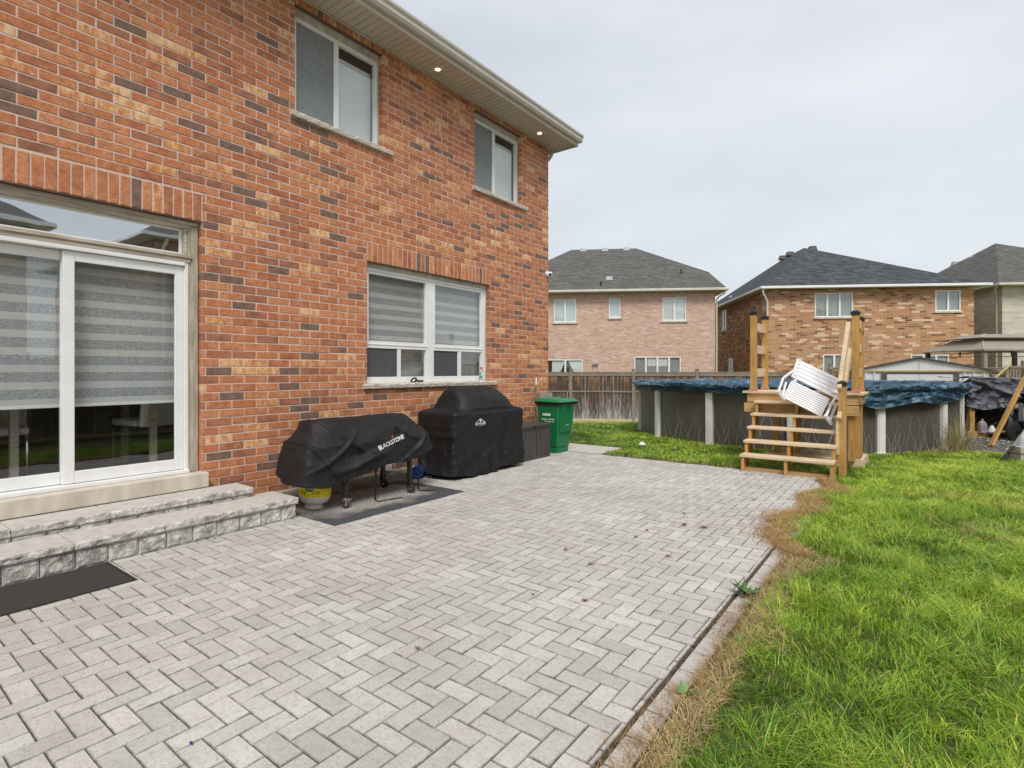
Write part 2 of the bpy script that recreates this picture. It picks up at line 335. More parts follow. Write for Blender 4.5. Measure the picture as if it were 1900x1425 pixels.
M['screen_dark'] = simple('dark_insect_screen', (.055,.06,.065), (.10,.105,.11), 60, .7, .3, 300)
M['black_cloth'] = mat_cloth('black_cover_fabric', (.0085,.0085,.0095))
M['black_cloth2'] = mat_cloth('black_polyester', (.0065,.0065,.0072), .62, spec=.4)
M['blackmetal'] = simple('black_steel', (.012,.012,.013), (.02,.02,.02), 8, .35, .05, 60)
M['rubber'] = simple('black_rubber', (.012,.012,.012), (.03,.03,.03), 10, .7, .1, 80)
M['chrome'] = simple('chrome', (.7,.7,.7), (.6,.6,.6), 5, .15, 0, metal=1)
M['zinc'] = simple('zinc_plated', (.55,.56,.57), (.42,.42,.43), 20, .35, .1, 80, metal=.8)
M['white_paint'] = simple('white_enamel', (.78,.78,.75), (.70,.69,.66), 4, .3, .03, 20)
M['white_plastic'] = simple('white_plastic', (.82,.82,.84), (.74,.74,.77), 4, .4, .04, 30)
M['yellow'] = simple('yellow_label', (.95,.78,.01), (.90,.72,.01), 3, .45, 0)
M['red'] = simple('red_print', (.6,.03,.02), None, 3, .5, 0)
M['print_black'] = simple('black_print', (.01,.01,.01), None, 3, .5, 0)
M['print_white'] = simple('white_print', (.85,.85,.83), None, 3, .6, 0)
M['green_dk'] = simple('dark_green_print', (.01,.08,.05), None, 3, .5, 0)
M['bin'] = simple('green_bin_plastic', (.006,.19,.065), (.008,.155,.055), 5, .42, .08, 40)
M['green_pole'] = simple('green_pole_paint', (.03,.22,.04), (.04,.16,.04), 8, .5, 0)
M['resin'] = simple('dark_brown_resin', (.05,.042,.042), (.085,.072,.07), 6, .55, .5, 60, stretch=(4,4,.5), dist=.003)
M['blue_plastic'] = simple('blue_plastic', (.006,.05,.22), (.01,.07,.28), 6, .4, .1, 30)
M['rug'] = mat_rug()
M['mat'] = simple('black_ribbed_mat', (.030,.028,.026), (.045,.040,.036), 60, .9, .8, 260, stretch=(1,.3,1), dist=.003)
M['wx'] = wood('cedar_toned_board_x', (.36,.20,.08), (.54,.35,.16), (.68,.48,.27), (.12,1,1))
M['wy'] = wood('cedar_toned_board_y', (.30,.16,.06), (.47,.29,.13), (.60,.41,.22), (1,.12,1))
M['wz'] = wood('cedar_toned_post', (.34,.175,.05), (.52,.30,.10), (.64,.42,.18), (1,1,.12))
M['wl'] = wood('pale_tread_board', (.48,.34,.20), (.66,.52,.35), (.78,.66,.48), (.12,1,1))
M['wg'] = wood('grey_weathered_post', (.16,.13,.10), (.30,.25,.19), (.42,.36,.28), (1,1,.15))
M['wgh'] = wood('grey_weathered_rail', (.15,.12,.09), (.28,.24,.19), (.40,.36,.30), (.12,1,1))
M['pad'] = simple('pink_foam_pad', (.62,.27,.20), (.5,.2,.15), 10, .8, .1)
M['cap'] = simple('black_post_cap', (.012,.012,.014), (.02,.02,.022), 8, .45, .05)
M['tan_pool'] = None
M['pool_post'] = simple('grey_white_resin_post', (.82,.82,.80), (.74,.74,.72), 4, .45, .05, 30)
M['taupe_plastic'] = simple('taupe_pool_plate', (.38,.36,.31), None, 4, .5, .05)
M['fence'] = mat_fence()
M['shed'] = simple('off_white_steel', (.86,.86,.84), (.78,.78,.76), 3, .4, .05)
M['shed_dk'] = simple('brown_steel', (.10,.085,.078), (.13,.11,.10), 4, .45, .05)
M['ochre'] = simple('rusty_yellow_trim', (.62,.47,.22), (.55,.42,.2), 5, .5, .05)
M['gazebo'] = simple('taupe_canopy', (.27,.23,.19), (.33,.285,.24), 3, .6, .1)
M['gazebo_l'] = simple('pale_seam', (.5,.47,.42), None, 4, .6, 0)
M['bronze'] = simple('dark_bronze_metal', (.05,.042,.036), (.07,.06,.05), 5, .5, .05)
M['roof_g'] = mat_shingles('grey_shingles', (.12,.114,.108), (.165,.156,.148), (.21,.20,.19))
M['roof_b'] = mat_shingles('charcoal_shingles', (.06,.063,.07), (.10,.105,.115), (.15,.156,.168))
M['pinkbrick'] = mat_brick_shader('pink_brick', [(0, (.56,.355,.27)), (.2, (.63,.42,.325)), (.55, (.68,.47,.37)), (.9, (.76,.58,.48))], (.66,.50,.42))
M['redbrick'] = mat_brick_shader('mixed_red_brick', [(0, (.24,.10,.06)), (.13, (.50,.25,.125)), (.5, (.57,.31,.165)), (.78, (.42,.19,.10)), (.88, (.78,.58,.39))], (.66,.52,.38), w=.36, h=.11)
M['palebrick'] = mat_brick_shader('pale_grey_brick', [(0, (.56,.50,.41)), (.3, (.64,.585,.49)), (.7, (.70,.645,.55))], (.58,.53,.45), w=.4, h=.14)
M['dark'] = simple('dark_interior', (.02,.02,.02), (.035,.033,.03), 2, .9, 0)
M['room'] = simple('room_paint', (.55,.53,.50), (.50,.48,.45), 2, .9, 0)
M['tile'] = simple('dark_floor', (.12,.10,.09), (.17,.15,.13), 3, .4, 0)
M['curtain'] = simple('pale_curtain', (.72,.76,.80), (.56,.61,.66), 9, .8, 0, stretch=(6,6,.3))
M['curtain_w'] = simple('white_curtain', (.86,.87,.86), (.66,.67,.66), 9, .8, 0, stretch=(8,8,.3))
M['greyblind'] = simple('grey_blind', (.26,.26,.24), (.44,.44,.42), 12, .8, 0, stretch=(.3,.3,9))
M['galv'] = simple('galvanised_vent', (.42,.44,.46), (.36,.38,.40), 5, .5, .05)
M['grass'] = mat_attr('grass_blades', .38, .34, spec=.4)
M['soil'] = simple('lawn_soil', (.06,.075,.02), (.10,.09,.035), 6, 1, .5, 60)
M['leafm'] = mat_attr('leaf', .6, .15)
M['gravel'] = simple('dark_stone_dust', (.10,.095,.09), (.17,.16,.15), 60, 1, 1.0, 200, dist=.01)
M['grass_far'] = simple('grass_ground', (.10,.16,.025), (.16,.22,.04), 12, 1, .5, 80)
rng = random.Random(7)
# ================================================================ THE BRICK HOUSE
WY0, WY1, ZE = -3.0, 9.0, 5.91                                     # wall along y at x = 0, soffit height
OPEN = [(3.56,4.86,4.46,5.80), (6.78,8.09,4.46,5.80), (4.60,7.16,1.25,2.95), (.39,2.53,.31,3.01)]
SOLD = [(3.50,4.92,5.80,5.91), (6.72,8.15,5.80,5.91), (4.60,7.16,2.95,3.215), (.39,2.53,3.01,3.29)]
house = empty('brick_house', 'two-storey orange-red brick house with white windows and patio door, filling the left side', 'house')
def clip(rects, o, pad=0.0):
    out = []
    a0, a1, b0, b1 = o[0]-pad, o[1]+pad, o[2]-pad, o[3]+pad
    for (y0, y1, z0, z1) in rects:
        if y1 <= a0 or y0 >= a1 or z1 <= b0 or z0 >= b1: out.append((y0, y1, z0, z1)); continue
        if y0 < a0: out.append((y0, a0, z0, z1))
        if y1 > a1: out.append((a1, y1, z0, z1))
        m0, m1 = max(y0, a0), min(y1, a1)
        if z0 < b0: out.append((m0, m1, z0, b0))
        if z1 > b1: out.append((m0, m1, b1, z1))
    return out
def brick_solid(v, f, c, y0, y1, z0, z1, col, deep=.105, ch=.0045, j=.0016):
    if y1-y0 < .016 or z1-z0 < .014: return
    b = len(v); q = [rng.uniform(-j, j) for _ in range(8)]; xo = rng.uniform(-.002, .002)
    P = [(y0+q[0], z0+q[1]), (y1+q[2], z0+q[3]), (y1+q[4], z1+q[5]), (y0+q[6], z1+q[7])]
    for (y, z) in P: v.append((-deep, y, z))
    for (y, z) in P: v.append((-ch+xo, y, z))
    cy, cz = (y0+y1)/2, (z0+z1)/2
    for (y, z) in P: v.append((xo, y + (ch if y < cy else -ch), z + (ch if z < cz else -ch)))
    fs = [(8,9,10,11), (4,5,9,8), (5,6,10,9), (6,7,11,10), (7,4,8,11), (0,1,5,4), (1,2,6,5), (2,3,7,6), (3,0,4,7)]
    for t in fs: f.append(tuple(b+i for i in t)); c.append(col)
def make_brick_wall():
    v, f, c = [], [], []
    g = .0056; row = 0; z = .115
    kinds = {}
    while z < ZE:
        off = 0 if row % 2 else .1325
        y = WY0 - off
        while y < WY1:
            r = [(max(y+g, WY0), min(y+.265-g, WY1), z+g, min(z+.0885-g, ZE))]
            for o in OPEN: r = clip(r, o, .001)
            for o in SOLD: r = clip(r, o, .005)
            k = rng.random()
            # kinds cluster a little, as bricks come off one pallet
            nb = noise.noise(Vector((y*.9, z*1.6, 3.1)))
            if .2 < k < .86 and nb > .22 and rng.random() < .2: k = .93
            if k > .86 and nb < -.15 and rng.random() < .5: k = .5
            col = (rng.random(), k, rng.random(), 1)
            if r and r[0][1] > r[0][0]:
                for q in r: brick_solid(v, f, c, *q, col)
            y += .265
        z += .0885; row += 1
    for (a0, a1, b0, b1) in SOLD:                                  # soldier courses over the openings
        n = round((a1-a0)/.0895); w = (a1-a0)/n
        for i in range(n):
            k = rng.random(); k = .5 if k > .12 else (.05 if k < .05 else .9)
            brick_solid(v, f, c, a0+i*w+g, a0+(i+1)*w-g, b0+.004, b1-.006, (rng.random(), k, rng.random()*.6, 1))
    me = bpy.data.meshes.new('wall_bricks'); me.from_pydata(v, [], f); me.materials.append(M['brick'])
    at = me.attributes.new('bc', 'FLOAT_COLOR', 'FACE'); at.data.foreach_set('color', np.array(c, dtype=np.float32).ravel())
    me.update(); o = bpy.data.objects.new('brick_facing', me); COL.objects.link(o); o.parent = house
make_brick_wall()
def grid_wall(mb, x0, x1, holes, y0, y1, z0, z1):
    rects = [(y0, y1, z0, z1)]
    for o in holes: rects = clip(rects, o)
    for r in rects: mb.box(x0, x1, *r)
mb = MB(); grid_wall(mb, -.26, -.0048, [(a-.004 if a else a, b+.004, c-.004, d+.004) for a, b, c, d in OPEN], WY0, WY1-.006, .11, ZE)
mb.build('mortar_wall', M['mortar'], house, fix=False)
ls = simple('rusty_lintel_steel', (.16,.10,.07), None, 5, .7, .1)
for o in OPEN: B('lintel', ls, house, (-.108, -.004, o[0], o[1], o[3]-.006, o[3]+.003), bevel=0)
# foundation band, hidden sides and back
mb = MB(); mb.box(-.26, .004, WY0, WY1+.004, -.3, .112); mb.build('foundation', M['concrete'], house)
mb = MB(); mb.box(-9.0, -.262, WY1-.25, WY1-.002, -.3, ZE); mb.box(-9.0, -8.75, WY0, WY1-.251, -.3, ZE); mb.box(-8.749, -.262, WY0, WY0+.25, -.3, ZE)
mb.build('side_wall', M['redbrick'], house)
# roof with eaves
OX, OYR = .52, .27
mb = MB(); rz = ZE+.19
mb.add([(OX, WY0-OYR, rz), (OX, WY1+OYR, rz), (-9.5, WY1+OYR, rz), (-9.5, WY0-OYR, rz), (-4.5, 3.9, 8.9), (-4.5, 2.1, 8.9)],
       [(0,1,4,5), (1,2,4), (2,3,5,4), (3,0,5), (3,2,1,0)])
mb.build('roof', M['roof_g'], house)
# vented soffit: ribbed panels
mb = MB(); y = WY0-OYR+.02
while y < WY1+OYR-.02:
    y1 = min(y+.30, WY1+OYR-.01); n = 3; w = (y1-y)/n
    for i in range(n): mb.box(.004, OX-.025, y+i*w+.006, y+(i+1)*w-.006, ZE, ZE+.03)
    mb.box(.004, OX-.025, y, y1, ZE+.008, ZE+.034)
    y += .30
mb.box(-.3, .003, WY1+.004, WY1+OYR-.02, ZE, ZE+.03)
mb.box(.006, .030, WY0, WY1+.02, ZE-.028, ZE-.002)
mb.build('soffit', M['alu'], house)
B('fascia', M['alu'], house, (OX-.024, OX, WY0-OYR, WY1+OYR, ZE-.035, ZE+.19), (-9.5, OX-.025, WY1+OYR-.02, WY1+OYR, ZE-.035, ZE+.19))
mb = MB(); prof = [(.002,.06), (.0,.0), (.06,-.005), (.082,.03), (.086,.075), (.108,.10), (.114,.128), (.104,.13), (.098,.106), (.076,.08), (.072,.034), (.056,.004), (.008,.008), (.01,.06)]
yA, yB = WY0-OYR-.02, WY1+OYR+.03; n = len(prof)
vs = [(OX+px, yA, ZE+.035+pz) for px, pz in prof] + [(OX+px, yB, ZE+.035+pz) for px, pz in prof]
mb.add(vs, [(i, (i+1) % n, n+(i+1) % n, n+i) for i in range(n)] + [tuple(range(n-1, -1, -1)), tuple(range(n, 2*n))])
mb.build('gutter', M['alu_l'], house)
mb = MB(); mb.tube([(-.02, WY1+.17, ZE+.02), (-.02, WY1+.165, ZE-.06), (-.03, WY1+.14, ZE-.13), (-.05, WY1+.09, ZE-.20), (-.09, WY1+.055, ZE-.26), (-.13, WY1+.05, ZE-.4), (-.13, WY1+.05, .2)], .036, 12)
mb.build('downspout', M['alu_l'], house)
# windows -----------------------------------------------------------------
FX = -.09
def panes(parent, rects, x=FX-.03, m='glass', t=.006):
    for (a, b, c, d) in rects:
        mb = MB(); mb.box(x-t, x, a, b, c, d); mb.build('pane', M[m], parent)
def frame_of(mb, a, b, c, d, w, x0, x1):
    mb.box(x0, x1, a, a+w, c, d); mb.box(x0, x1, b-w, b, c, d); mb.box(x0, x1, a+w+.0005, b-w-.0005, c, c+w); mb.box(x0, x1, a+w+.0005, b-w-.0005, d-w, d)
def sill_stone(a, b, z0, z1, parent):
    mb = MB(); ny = int((b-a)/.02); nzr = 5; vs = []; fs = []
    pr = [(-.10, z1), (.030, z1-.002), (.048, z1-.010), (.052, (z0+z1)/2+.012), (.050, (z0+z1)/2-.008), (.046, z0+.004), (.0, z0)]
    for i in range(ny+1):
        y = a+(b-a)*i/ny
        for k, (x, z) in enumerate(pr):
            q = noise.noise(Vector((y*18, k*2.3, z0))) * (.008 if 1 <= k <= 5 else .0)
            vs.append((x+q, y, z + (q*.6 if k in (1, 2, 5) else 0)))
    n = len(pr)
    for i in range(ny):
        for k in range(n-1): fs.append((i*n+k, i*n+k+1, (i+1)*n+k+1, (i+1)*n+k))
    fs.append(tuple(range(n))); fs.append(tuple(ny*n+k for k in range(n-1, -1, -1)))
    mb.add(vs, fs); return mb.build('sill', M['sill'], parent)
def upper_window(a, b, mull, label):
    w = empty('window', None, None); w.parent = house; w['label'] = label
    z0, z1 = 4.53, 5.80
    mb = MB(); mb.box(FX-.06, FX+.012, a, b, z1-.085, z1-.001); mb.box(FX-.06, FX+.012, b-.02, b-.001, z0, z1-.086)
    mb.box(FX-.06, FX+.012, a+.001, a+.02, z0, z1-.086); mb.box(FX+.0125, FX+.03, a+.005, b-.005, z1-.05, z1-.002)
    mb.build('brickmould', M['vinyl_dirty'], w, .003)
    mb = MB(); frame_of(mb, a+.021, b-.021, z0+.001, z1-.087, .048, FX-.055, FX+.004)
    mb.box(FX-.05, FX-.002, mull-.035, mull+.035, z0+.05, z1-.136); mb.build('frame', M['vinyl'], w, .004)
    panes(w, [(mull+.036, b-.072, z0+.05, z1-.137)], FX-.025)
    mb = MB(); mb.box(FX-.020, FX-.018, a+.07, mull-.036, z0+.05, z1-.137); mb.build('insect_screen', M['screen'], w)
    mb = MB(); mb.box(FX-.055, FX-.053, a+.07, mull-.036, z0+.05, z1-.137); mb.build('pane', M['glass'], w)
    mb = MB(); k = z0+.06
    while k < z1-.26: mb.prism([(FX-.10, a+.06, k), (FX-.094, a+.06, k+.024), (FX-.098, a+.06, k+.025)], (0, b-a-.12, 0)); k += .0225
    mb.box(FX-.112, FX-.104, a+.06, b-.06, z0+.05, z1-.25)
    mb.build('blind', M['blind'], w)
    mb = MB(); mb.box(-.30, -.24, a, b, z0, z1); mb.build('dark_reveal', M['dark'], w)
    sill_stone(a-.065, b+.14, 4.46, 4.53, w)
upper_window(3.56, 4.86, 4.19, 'larger upper window, nearer the camera')
upper_window(6.78, 8.09, 7.39, 'smaller-looking upper window near the house corner')
w = empty('window', None, None); w.parent = house; w['label'] = 'wide ground-floor window of four lower and two upper panes'
a, b, z0, z1 = 4.60, 7.16, 1.32, 2.95
mb = MB(); mb.box(FX-.06, FX+.03, a+.001, b-.001, z1-.055, z1-.001); mb.box(FX-.06, FX+.02, b-.016, b-.001, z0, z1-.056); mb.box(FX-.06, FX+.02, a+.001, a+.016, z0, z1-.056)
mb.build('brickmould', M['vinyl_dirty'], w, .003)
mb = MB(); frame_of(mb, a+.017, b-.017, z0+.001, z1-.056, .05, FX-.06, FX+.004)
mb.box(FX-.058, FX+.002, 5.80, 5.925, z0+.052, z1-.107)
for p, q in ((a+.068, 5.799), (5.926, b-.068)):
    mb.box(FX-.057, FX+.0, p, q, 1.80, 1.90); mb.box(FX-.05, FX+.008, p, q, 1.845, 1.862)
    mb.box(FX-.056, FX-.001, p, p+.03, 1.901, z1-.107); mb.box(FX-.056, FX-.001, q-.04, q, 1.901, z1-.107); mb.box(FX-.0555, FX-.002, p+.031, q-.041, z1-.14, z1-.108)
    m_ = (5.205, 5.27) if p < 5.5 else (6.47, 6.55)
    mb.box(FX-.054, FX-.004, m_[0], m_[1], z0+.052, 1.799)
    mb.box(FX-.055, FX-.003, p, m_[0]-.001, z0+.052, z0+.085); mb.box(FX-.055, FX-.003, m_[1]+.001, q, z0+.052, z0+.085); mb.box(FX-.0545, FX-.003, q-.04, q, z0+.086, 1.799)
mb.build('frame', M['vinyl'], w, .004)
panes(w, [(a+.1, 5.757, 1.902, z1-.141), (5.957, b-.11, 1.902, z1-.141), (5.272, 5.757, z0+.086, 1.798), (6.552, b-.11, z0+.086, 1.798)])
panes(w, [(a+.07, 5.203, z0+.086, 1.798), (5.927, 6.468, z0+.086, 1.798)], FX-.03)
for p, q in ((a+.07, 5.203), (5.927, 6.468)):
    mb = MB(); mb.box(FX-.018, FX-.016, p, q, z0+.086, 1.798); mb.build('insect_screen', M['screen_dark'], w)
mb = MB(); mb.box(-.205, -.200, a+.03, b-.03, 1.82, z1-.06); mb.build('blind', M['zebra'], w)
mb = MB(); mb.box(-.225, -.215, a+.03, b-.03, z0+.05, 1.81)
mb.build('lower_shade', M['greyblind'], w)
sill_stone(4.527, 7.334, 1.25, 1.32, w)
# patio door --------------------------------------------------------------
door = empty('patio_door', None, None); door.parent = house; door['label'] = 'white sliding patio door under a transom window'
a, b = .39, 2.53
mb = MB(); mb.box(FX-.07, FX+.012, b-.10, b-.002, .462, 3.008); mb.box(FX-.06, FX+.024, b-.075, b-.012, .463, 2.95); mb.build('jamb', M['taupe'], door, .004)
mb = MB(); mb.box(FX-.07, FX+.012, a+.002, a+.10, .462, 3.008); mb.build('jamb', M['taupe'], door, .004)
mb = MB(); mb.box(FX-.07, FX+.010, a+.101, b-.101, 2.93, 3.008); mb.box(FX-.07, FX+.035, a+.01, b-.01, 2.965, 3.000); mb.box(FX-.07, FX+.045, a+.101, b-.078, 2.625, 2.66)
mb.box(FX-.07, FX+.030, a+.101, b-.085, 2.585, 2.623); mb.box(FX-.06, FX-.0, b-.135, b-.102, 2.661, 2.929)
mb.build('transom_rail', M['taupe_h'], door, .004)
mb = MB(); mb.box(FX-.06, FX-.04, a+.102, b-.136, 2.661, 2.685); mb.box(FX-.06, FX-.04, a+.102, b-.136, 2.905, 2.929); mb.box(FX-.06, FX-.041, b-.165, b-.137, 2.686, 2.904)
mb.build('transom_frame', M['vinyl'], door, .003)
panes(door, [(a+.102, b-.166, 2.686, 2.904)], FX-.048, 'glass_dark')
mb = MB(); mb.box(FX-.09, FX+.02, b-.135, b-.1015, .47, 2.584); mb.box(FX-.09, FX+.02, a+.102, a+.135, .47, 2.584); mb.box(FX-.09, FX+.03, a+.136, b-.136, 2.545, 2.583); mb.box(FX-.09, FX+.05, a+.102, b-.102, .462, .495)
mb.build('frame', M['vinyl'], door, .004)
def leaf(p, q, x):
    s = empty('sliding_panel', None, None); s.parent = door
    mb = MB(); mb.box(x-.035, x, p, p+.085, .50, 2.54); mb.box(x-.035, x, q-.08, q, .50, 2.54); mb.box(x-.035, x-.001, p+.0855, q-.0805, .50, .605); mb.box(x-.035, x-.001, p+.0855, q-.0805, 2.455, 2.54)
    mb.build('rail', M['vinyl'], s, .005)
    mb = MB(); mb.box(x-.024, x-.018, p+.0856, q-.0806, .606, 2.454); mb.build('pane', M['glass'], s)
leaf(1.423, 2.394, FX-.0); leaf(.525, 1.50, FX-.045)
mb = MB(); mb.box(-.235, -.230, a+.12, b-.12, 1.195, 2.56); mb.build('blind', M['zebra'], door)
B('transom_shade', M['blind'], door, (-.36, -.35, a+.05, b-.05, 2.62, 2.98))
B('blind_bar', M['vinyl'], door, (-.243, -.222, a+.12, b-.12, 1.165, 1.194))
mb = MB()
ny = 60; vs = []; fs = []
B('threshold_slab', M['concrete'], house, (-.09, .085, .30, 2.56, .312, .460), bevel=.008)
# the room behind the glass
mb = MB(); mb.box(-4.2, -4.1, WY0+.3, 8.7, .46, 3.2); mb.box(-4.1, -.27, -.4, -.3, .46, 3.2); mb.box(-4.1, -.27, 8.0, 8.1, .46, 3.2); mb.box(-4.1, -.262, -.3, 8.0, 3.2, 3.25)
mb.build('room_wall', M['room'], house)
mb = MB(); mb.box(-4.1, -.1, -.3, 8.0, .42, .458); mb.build('room_floor', M['tile'], house)
# dining things seen under the blind
def chair(loc, rz, label):
    t = empty('dining_chair', label, 'chair', loc, rz, 'dining chairs behind the patio door')
    mb = MB(); mb.box(-.22, .22, -.22, .22, .44, .51); mb.build('seat', M['curtain_w'], t, .03, 3)
    mb = MB(); mb.M = Matrix.Rotation(radians(-9), 4, 'X'); mb.box(-.21, .21, .20, .25, .48, 1.05); mb.build('backrest', M['curtain_w'], t, .02, 3)
    for s in (-1, 1):
        mb = MB(); mb.tube([(s*.2, .2, .44), (s*.2, -.16, .43), (s*.2, -.2, .38), (s*.2, -.2, .03), (s*.2, -.16, .014), (s*.2, .22, .014)], .012, 8); mb.build('leg', M['chrome'], t)
    return t
chair((-.95, 1.15, .46), radians(80), 'white dining chair with chrome legs behind the left door panel')
chair((-1.0, 2.35, .46), radians(-80), 'white dining chair with chrome legs behind the right door panel')
t = empty('dining_table', 'dining table with square pale legs inside the patio door', 'table', (-1.0, 1.75, .46))
mb = MB(); mb.box(-.45, .45, -.75, .75, .72, .76); mb.build('tabletop', M['curtain_w'], t, .005)
for sx in (-.40, .40):
    for sy in (-.55, .55):
        mb = MB(); mb.box(sx-.03, sx+.03, sy-.03, sy+.03, .0, .72); mb.build('leg', M['taupe_h'], t, .003)
# pot lights, camera
for y, lab in ((5.70, 'lit round soffit light between the two upper windows'), (8.37, 'lit round soffit light near the end of the eave')):
    t = empty('soffit_light', lab, 'light', (.215, y, ZE), 0, 'round lights in the soffit')
    mb = MB(); mb.lathe([(.036, -.0055), (.040, -.012), (.062, -.010), (.066, -.0015)], (0,0,0), n=28, cap=False); mb.build('trim_ring', M['vinyl'], t)
    mb = MB(); mb.lathe([(.0001, -.005), (.041, -.004)], n=24, cap=False)
    m = bpy.data.materials.get('lamp_glow')
    if not m:
        m, nt, p, out = newmat('lamp_glow'); p.inputs['Emission Color'].default_value = (1, .78, .45, 1); p.inputs['Emission Strength'].default_value = 4.5
    mb.build('lens', m, t)
t = empty('security_camera', 'white ball security camera on the wall edge beside the house corner', 'camera', (0, 8.93, 3.39))
mb = MB(); mb.lathe([(.055, .002), (.055, .03), (.045, .036)], axis=(1, 0, 0), n=24); mb.build('mount', M['white_plastic'], t)
mb = MB(); mb.lathe([(.001, -.048)] + [(.048*cos(q), .048*sin(q)) for q in [radians(k) for k in range(-75, 76, 15)]] + [(.001, .048)], (.062, .03, .0), (.4, -.5, -.2), n=20); mb.build('ball_housing', M['white_plastic'], t)
mb = MB(); d = Vector((.4, -.5, -.2)).normalized(); mb.lathe([(.026, .035), (.026, .052), (.001, .052)], (.062, .03, 0), d, n=16); mb.build('lens', M['print_black'], t)
# things on the sill
t = MB(); t.tube([(.0+.035*cos(q)*.6, 5.43+.045*sin(q), 1.352+.032*cos(q)) for q in [radians(k) for k in range(-30, 331, 15)]], .013, 10)
t.tube([(.0, 5.47, 1.345), (.01, 5.53, 1.34), (.012, 5.60, 1.342)], [.012, .016, .014], 10)
tag(t.build('cable_loop', M['rubber']), 'coiled black rubber loop with handle on the ground-floor sill', 'cable')
t = empty('spray_can', 'green and white spray can at the right end of the ground-floor sill', 'spray can', (-.035, 6.985, 1.32))
mb = MB(); mb.lathe([(.026, 0), (.028, .004), (.028, .175), (.022, .19)], n=24); mb.build('can', simple('green_can_print', (.02,.22,.10), (.75,.78,.74), 26, .35, 0, lo=.48, hi=.52, stretch=(1,1,.8)), t)
mb = MB(); mb.lathe([(.022, .19), (.023, .20), (.023, .235), (.001, .237)], n=20); mb.build('cap', simple('salmon_cap', (.75,.22,.13), None, 3, .4, 0), t)

# ================================================================ STEPS, PATIO, MATS
def rock_block(mb, x, y0, y1, z0, z1, depth=.15, amp=.014):
    ny, nz_ = 10, 6; vs = []; seed = rng.random()*50
    for i in range(ny+1):
        for k in range(nz_+1):
            y = y0+(y1-y0)*i/ny; z = z0+(z1-z0)*k/nz_
            e = 0 if i in (0, ny) or k in (0, nz_) else 1
            d = (abs(noise.fractal(Vector((y*13+seed, z*16, seed)), 1.0, 2.2, 4))*1.2+.2)*amp*e + (0 if e else -.006)
            vs.append((x+d, y, z))
    fs = [(i*(nz_+1)+k, (i+1)*(nz_+1)+k, (i+1)*(nz_+1)+k+1, i*(nz_+1)+k+1) for i in range(ny) for k in range(nz_)]
    mb.add(vs, fs); mb.box(x-depth, x-.0065, y0, y1, z0, z1)
def coping(parent, x0, x1, y0, y1, z0, z1):
    mb = MB(); n = 24; m_ = 5; vs = []; seed = rng.random()*90
    for i in range(n+1):
        for k in range(m_+1):
            y = y0+(y1-y0)*i/n; z = z0+(z1-z0)*k/m_
            e = 0 if k in (0, m_) else 1
            vs.append((x1 + (.010+.014*noise.fractal(Vector((y*14+seed, z*20, seed)), 1, 2.2, 3))*e - (1-e)*.001, y, z))
    mb.add(vs, [(i*(m_+1)+k, (i+1)*(m_+1)+k, (i+1)*(m_+1)+k+1, i*(m_+1)+k+1) for i in range(n) for k in range(m_)], 1)
    mb.box(x0, x1-.001, y0, y1, z0, z1, 0)
    mb.build('coping_stone', [M['coping'], M['rock']], parent, .004, 1, fix=False)
steps = empty('stone_steps', 'two low grey split-face stone steps below the patio door', 'steps', (0, 0, 0))
for (xf, xb, zt, js, zlo) in ((.825, .34, .21, [-.56, .05, .66, 1.27, 1.88, 2.49, 3.095], 0.0), (.435, .09, .31, [-.23, .38, .99, 1.61, 2.22, 2.83], .205)):
    for i in range(len(js)-1): coping(steps, xb, xf, js[i]+.0025, js[i+1]-.0025, zt-.063, zt)
    mb = MB(); y = js[0]; top = zt-.068
    while y < js[-1]-.03:
        y2 = min(y+.205, js[-1]-.012); rock_block(mb, xf-.018, y+.003, y2-.003, zlo, top); y = y2
    # return face at the end
    mb.box(xb+.02, xf-.17, js[0], js[-1]-.014, zlo, top)
    mb.build('block_course', M['rock'], steps, fix=False)
# the patio -----------------------------------------------------------------
def paver(v, f, c, x0, x1, y0, y1, z, col, ch=.0036, gap=.0024):
    x0 += gap; x1 -= gap; y0 += gap; y1 -= gap
    if x1-x0 < .012 or y1-y0 < .012: return
    b = len(v); tx, ty = rng.uniform(-.0012, .0012), rng.uniform(-.0012, .0012); z += rng.uniform(-.0012, .0012)
    jx, jy = rng.uniform(-.0009, .0009), rng.uniform(-.0009, .0009)
    for (x, y, s) in ((x0, y0, (-1, -1)), (x1, y0, (1, -1)), (x1, y1, (1, 1)), (x0, y1, (-1, 1))): v.append((x+jx, y+jy, z-.025))
    for (x, y, s) in ((x0, y0, (-1, -1)), (x1, y0, (1, -1)), (x1, y1, (1, 1)), (x0, y1, (-1, 1))): v.append((x+jx, y+jy, z-ch+tx*s[0]+ty*s[1]))
    for (x, y, s) in ((x0, y0, (-1, -1)), (x1, y0, (1, -1)), (x1, y1, (1, 1)), (x0, y1, (-1, 1))): v.append((x+jx-s[0]*ch, y+jy-s[1]*ch, z+tx*s[0]+ty*s[1]))
    for n_, t in enumerate(((8,9,10,11), (4,5,9,8), (5,6,10,9), (6,7,11,10), (7,4,8,11), (0,1,5,4), (1,2,6,5), (2,3,7,6), (3,0,4,7))):
        f.append(tuple(b+i for i in t)); c.append((col[0], col[1], 1.0 if n_ else 0.0, 1))
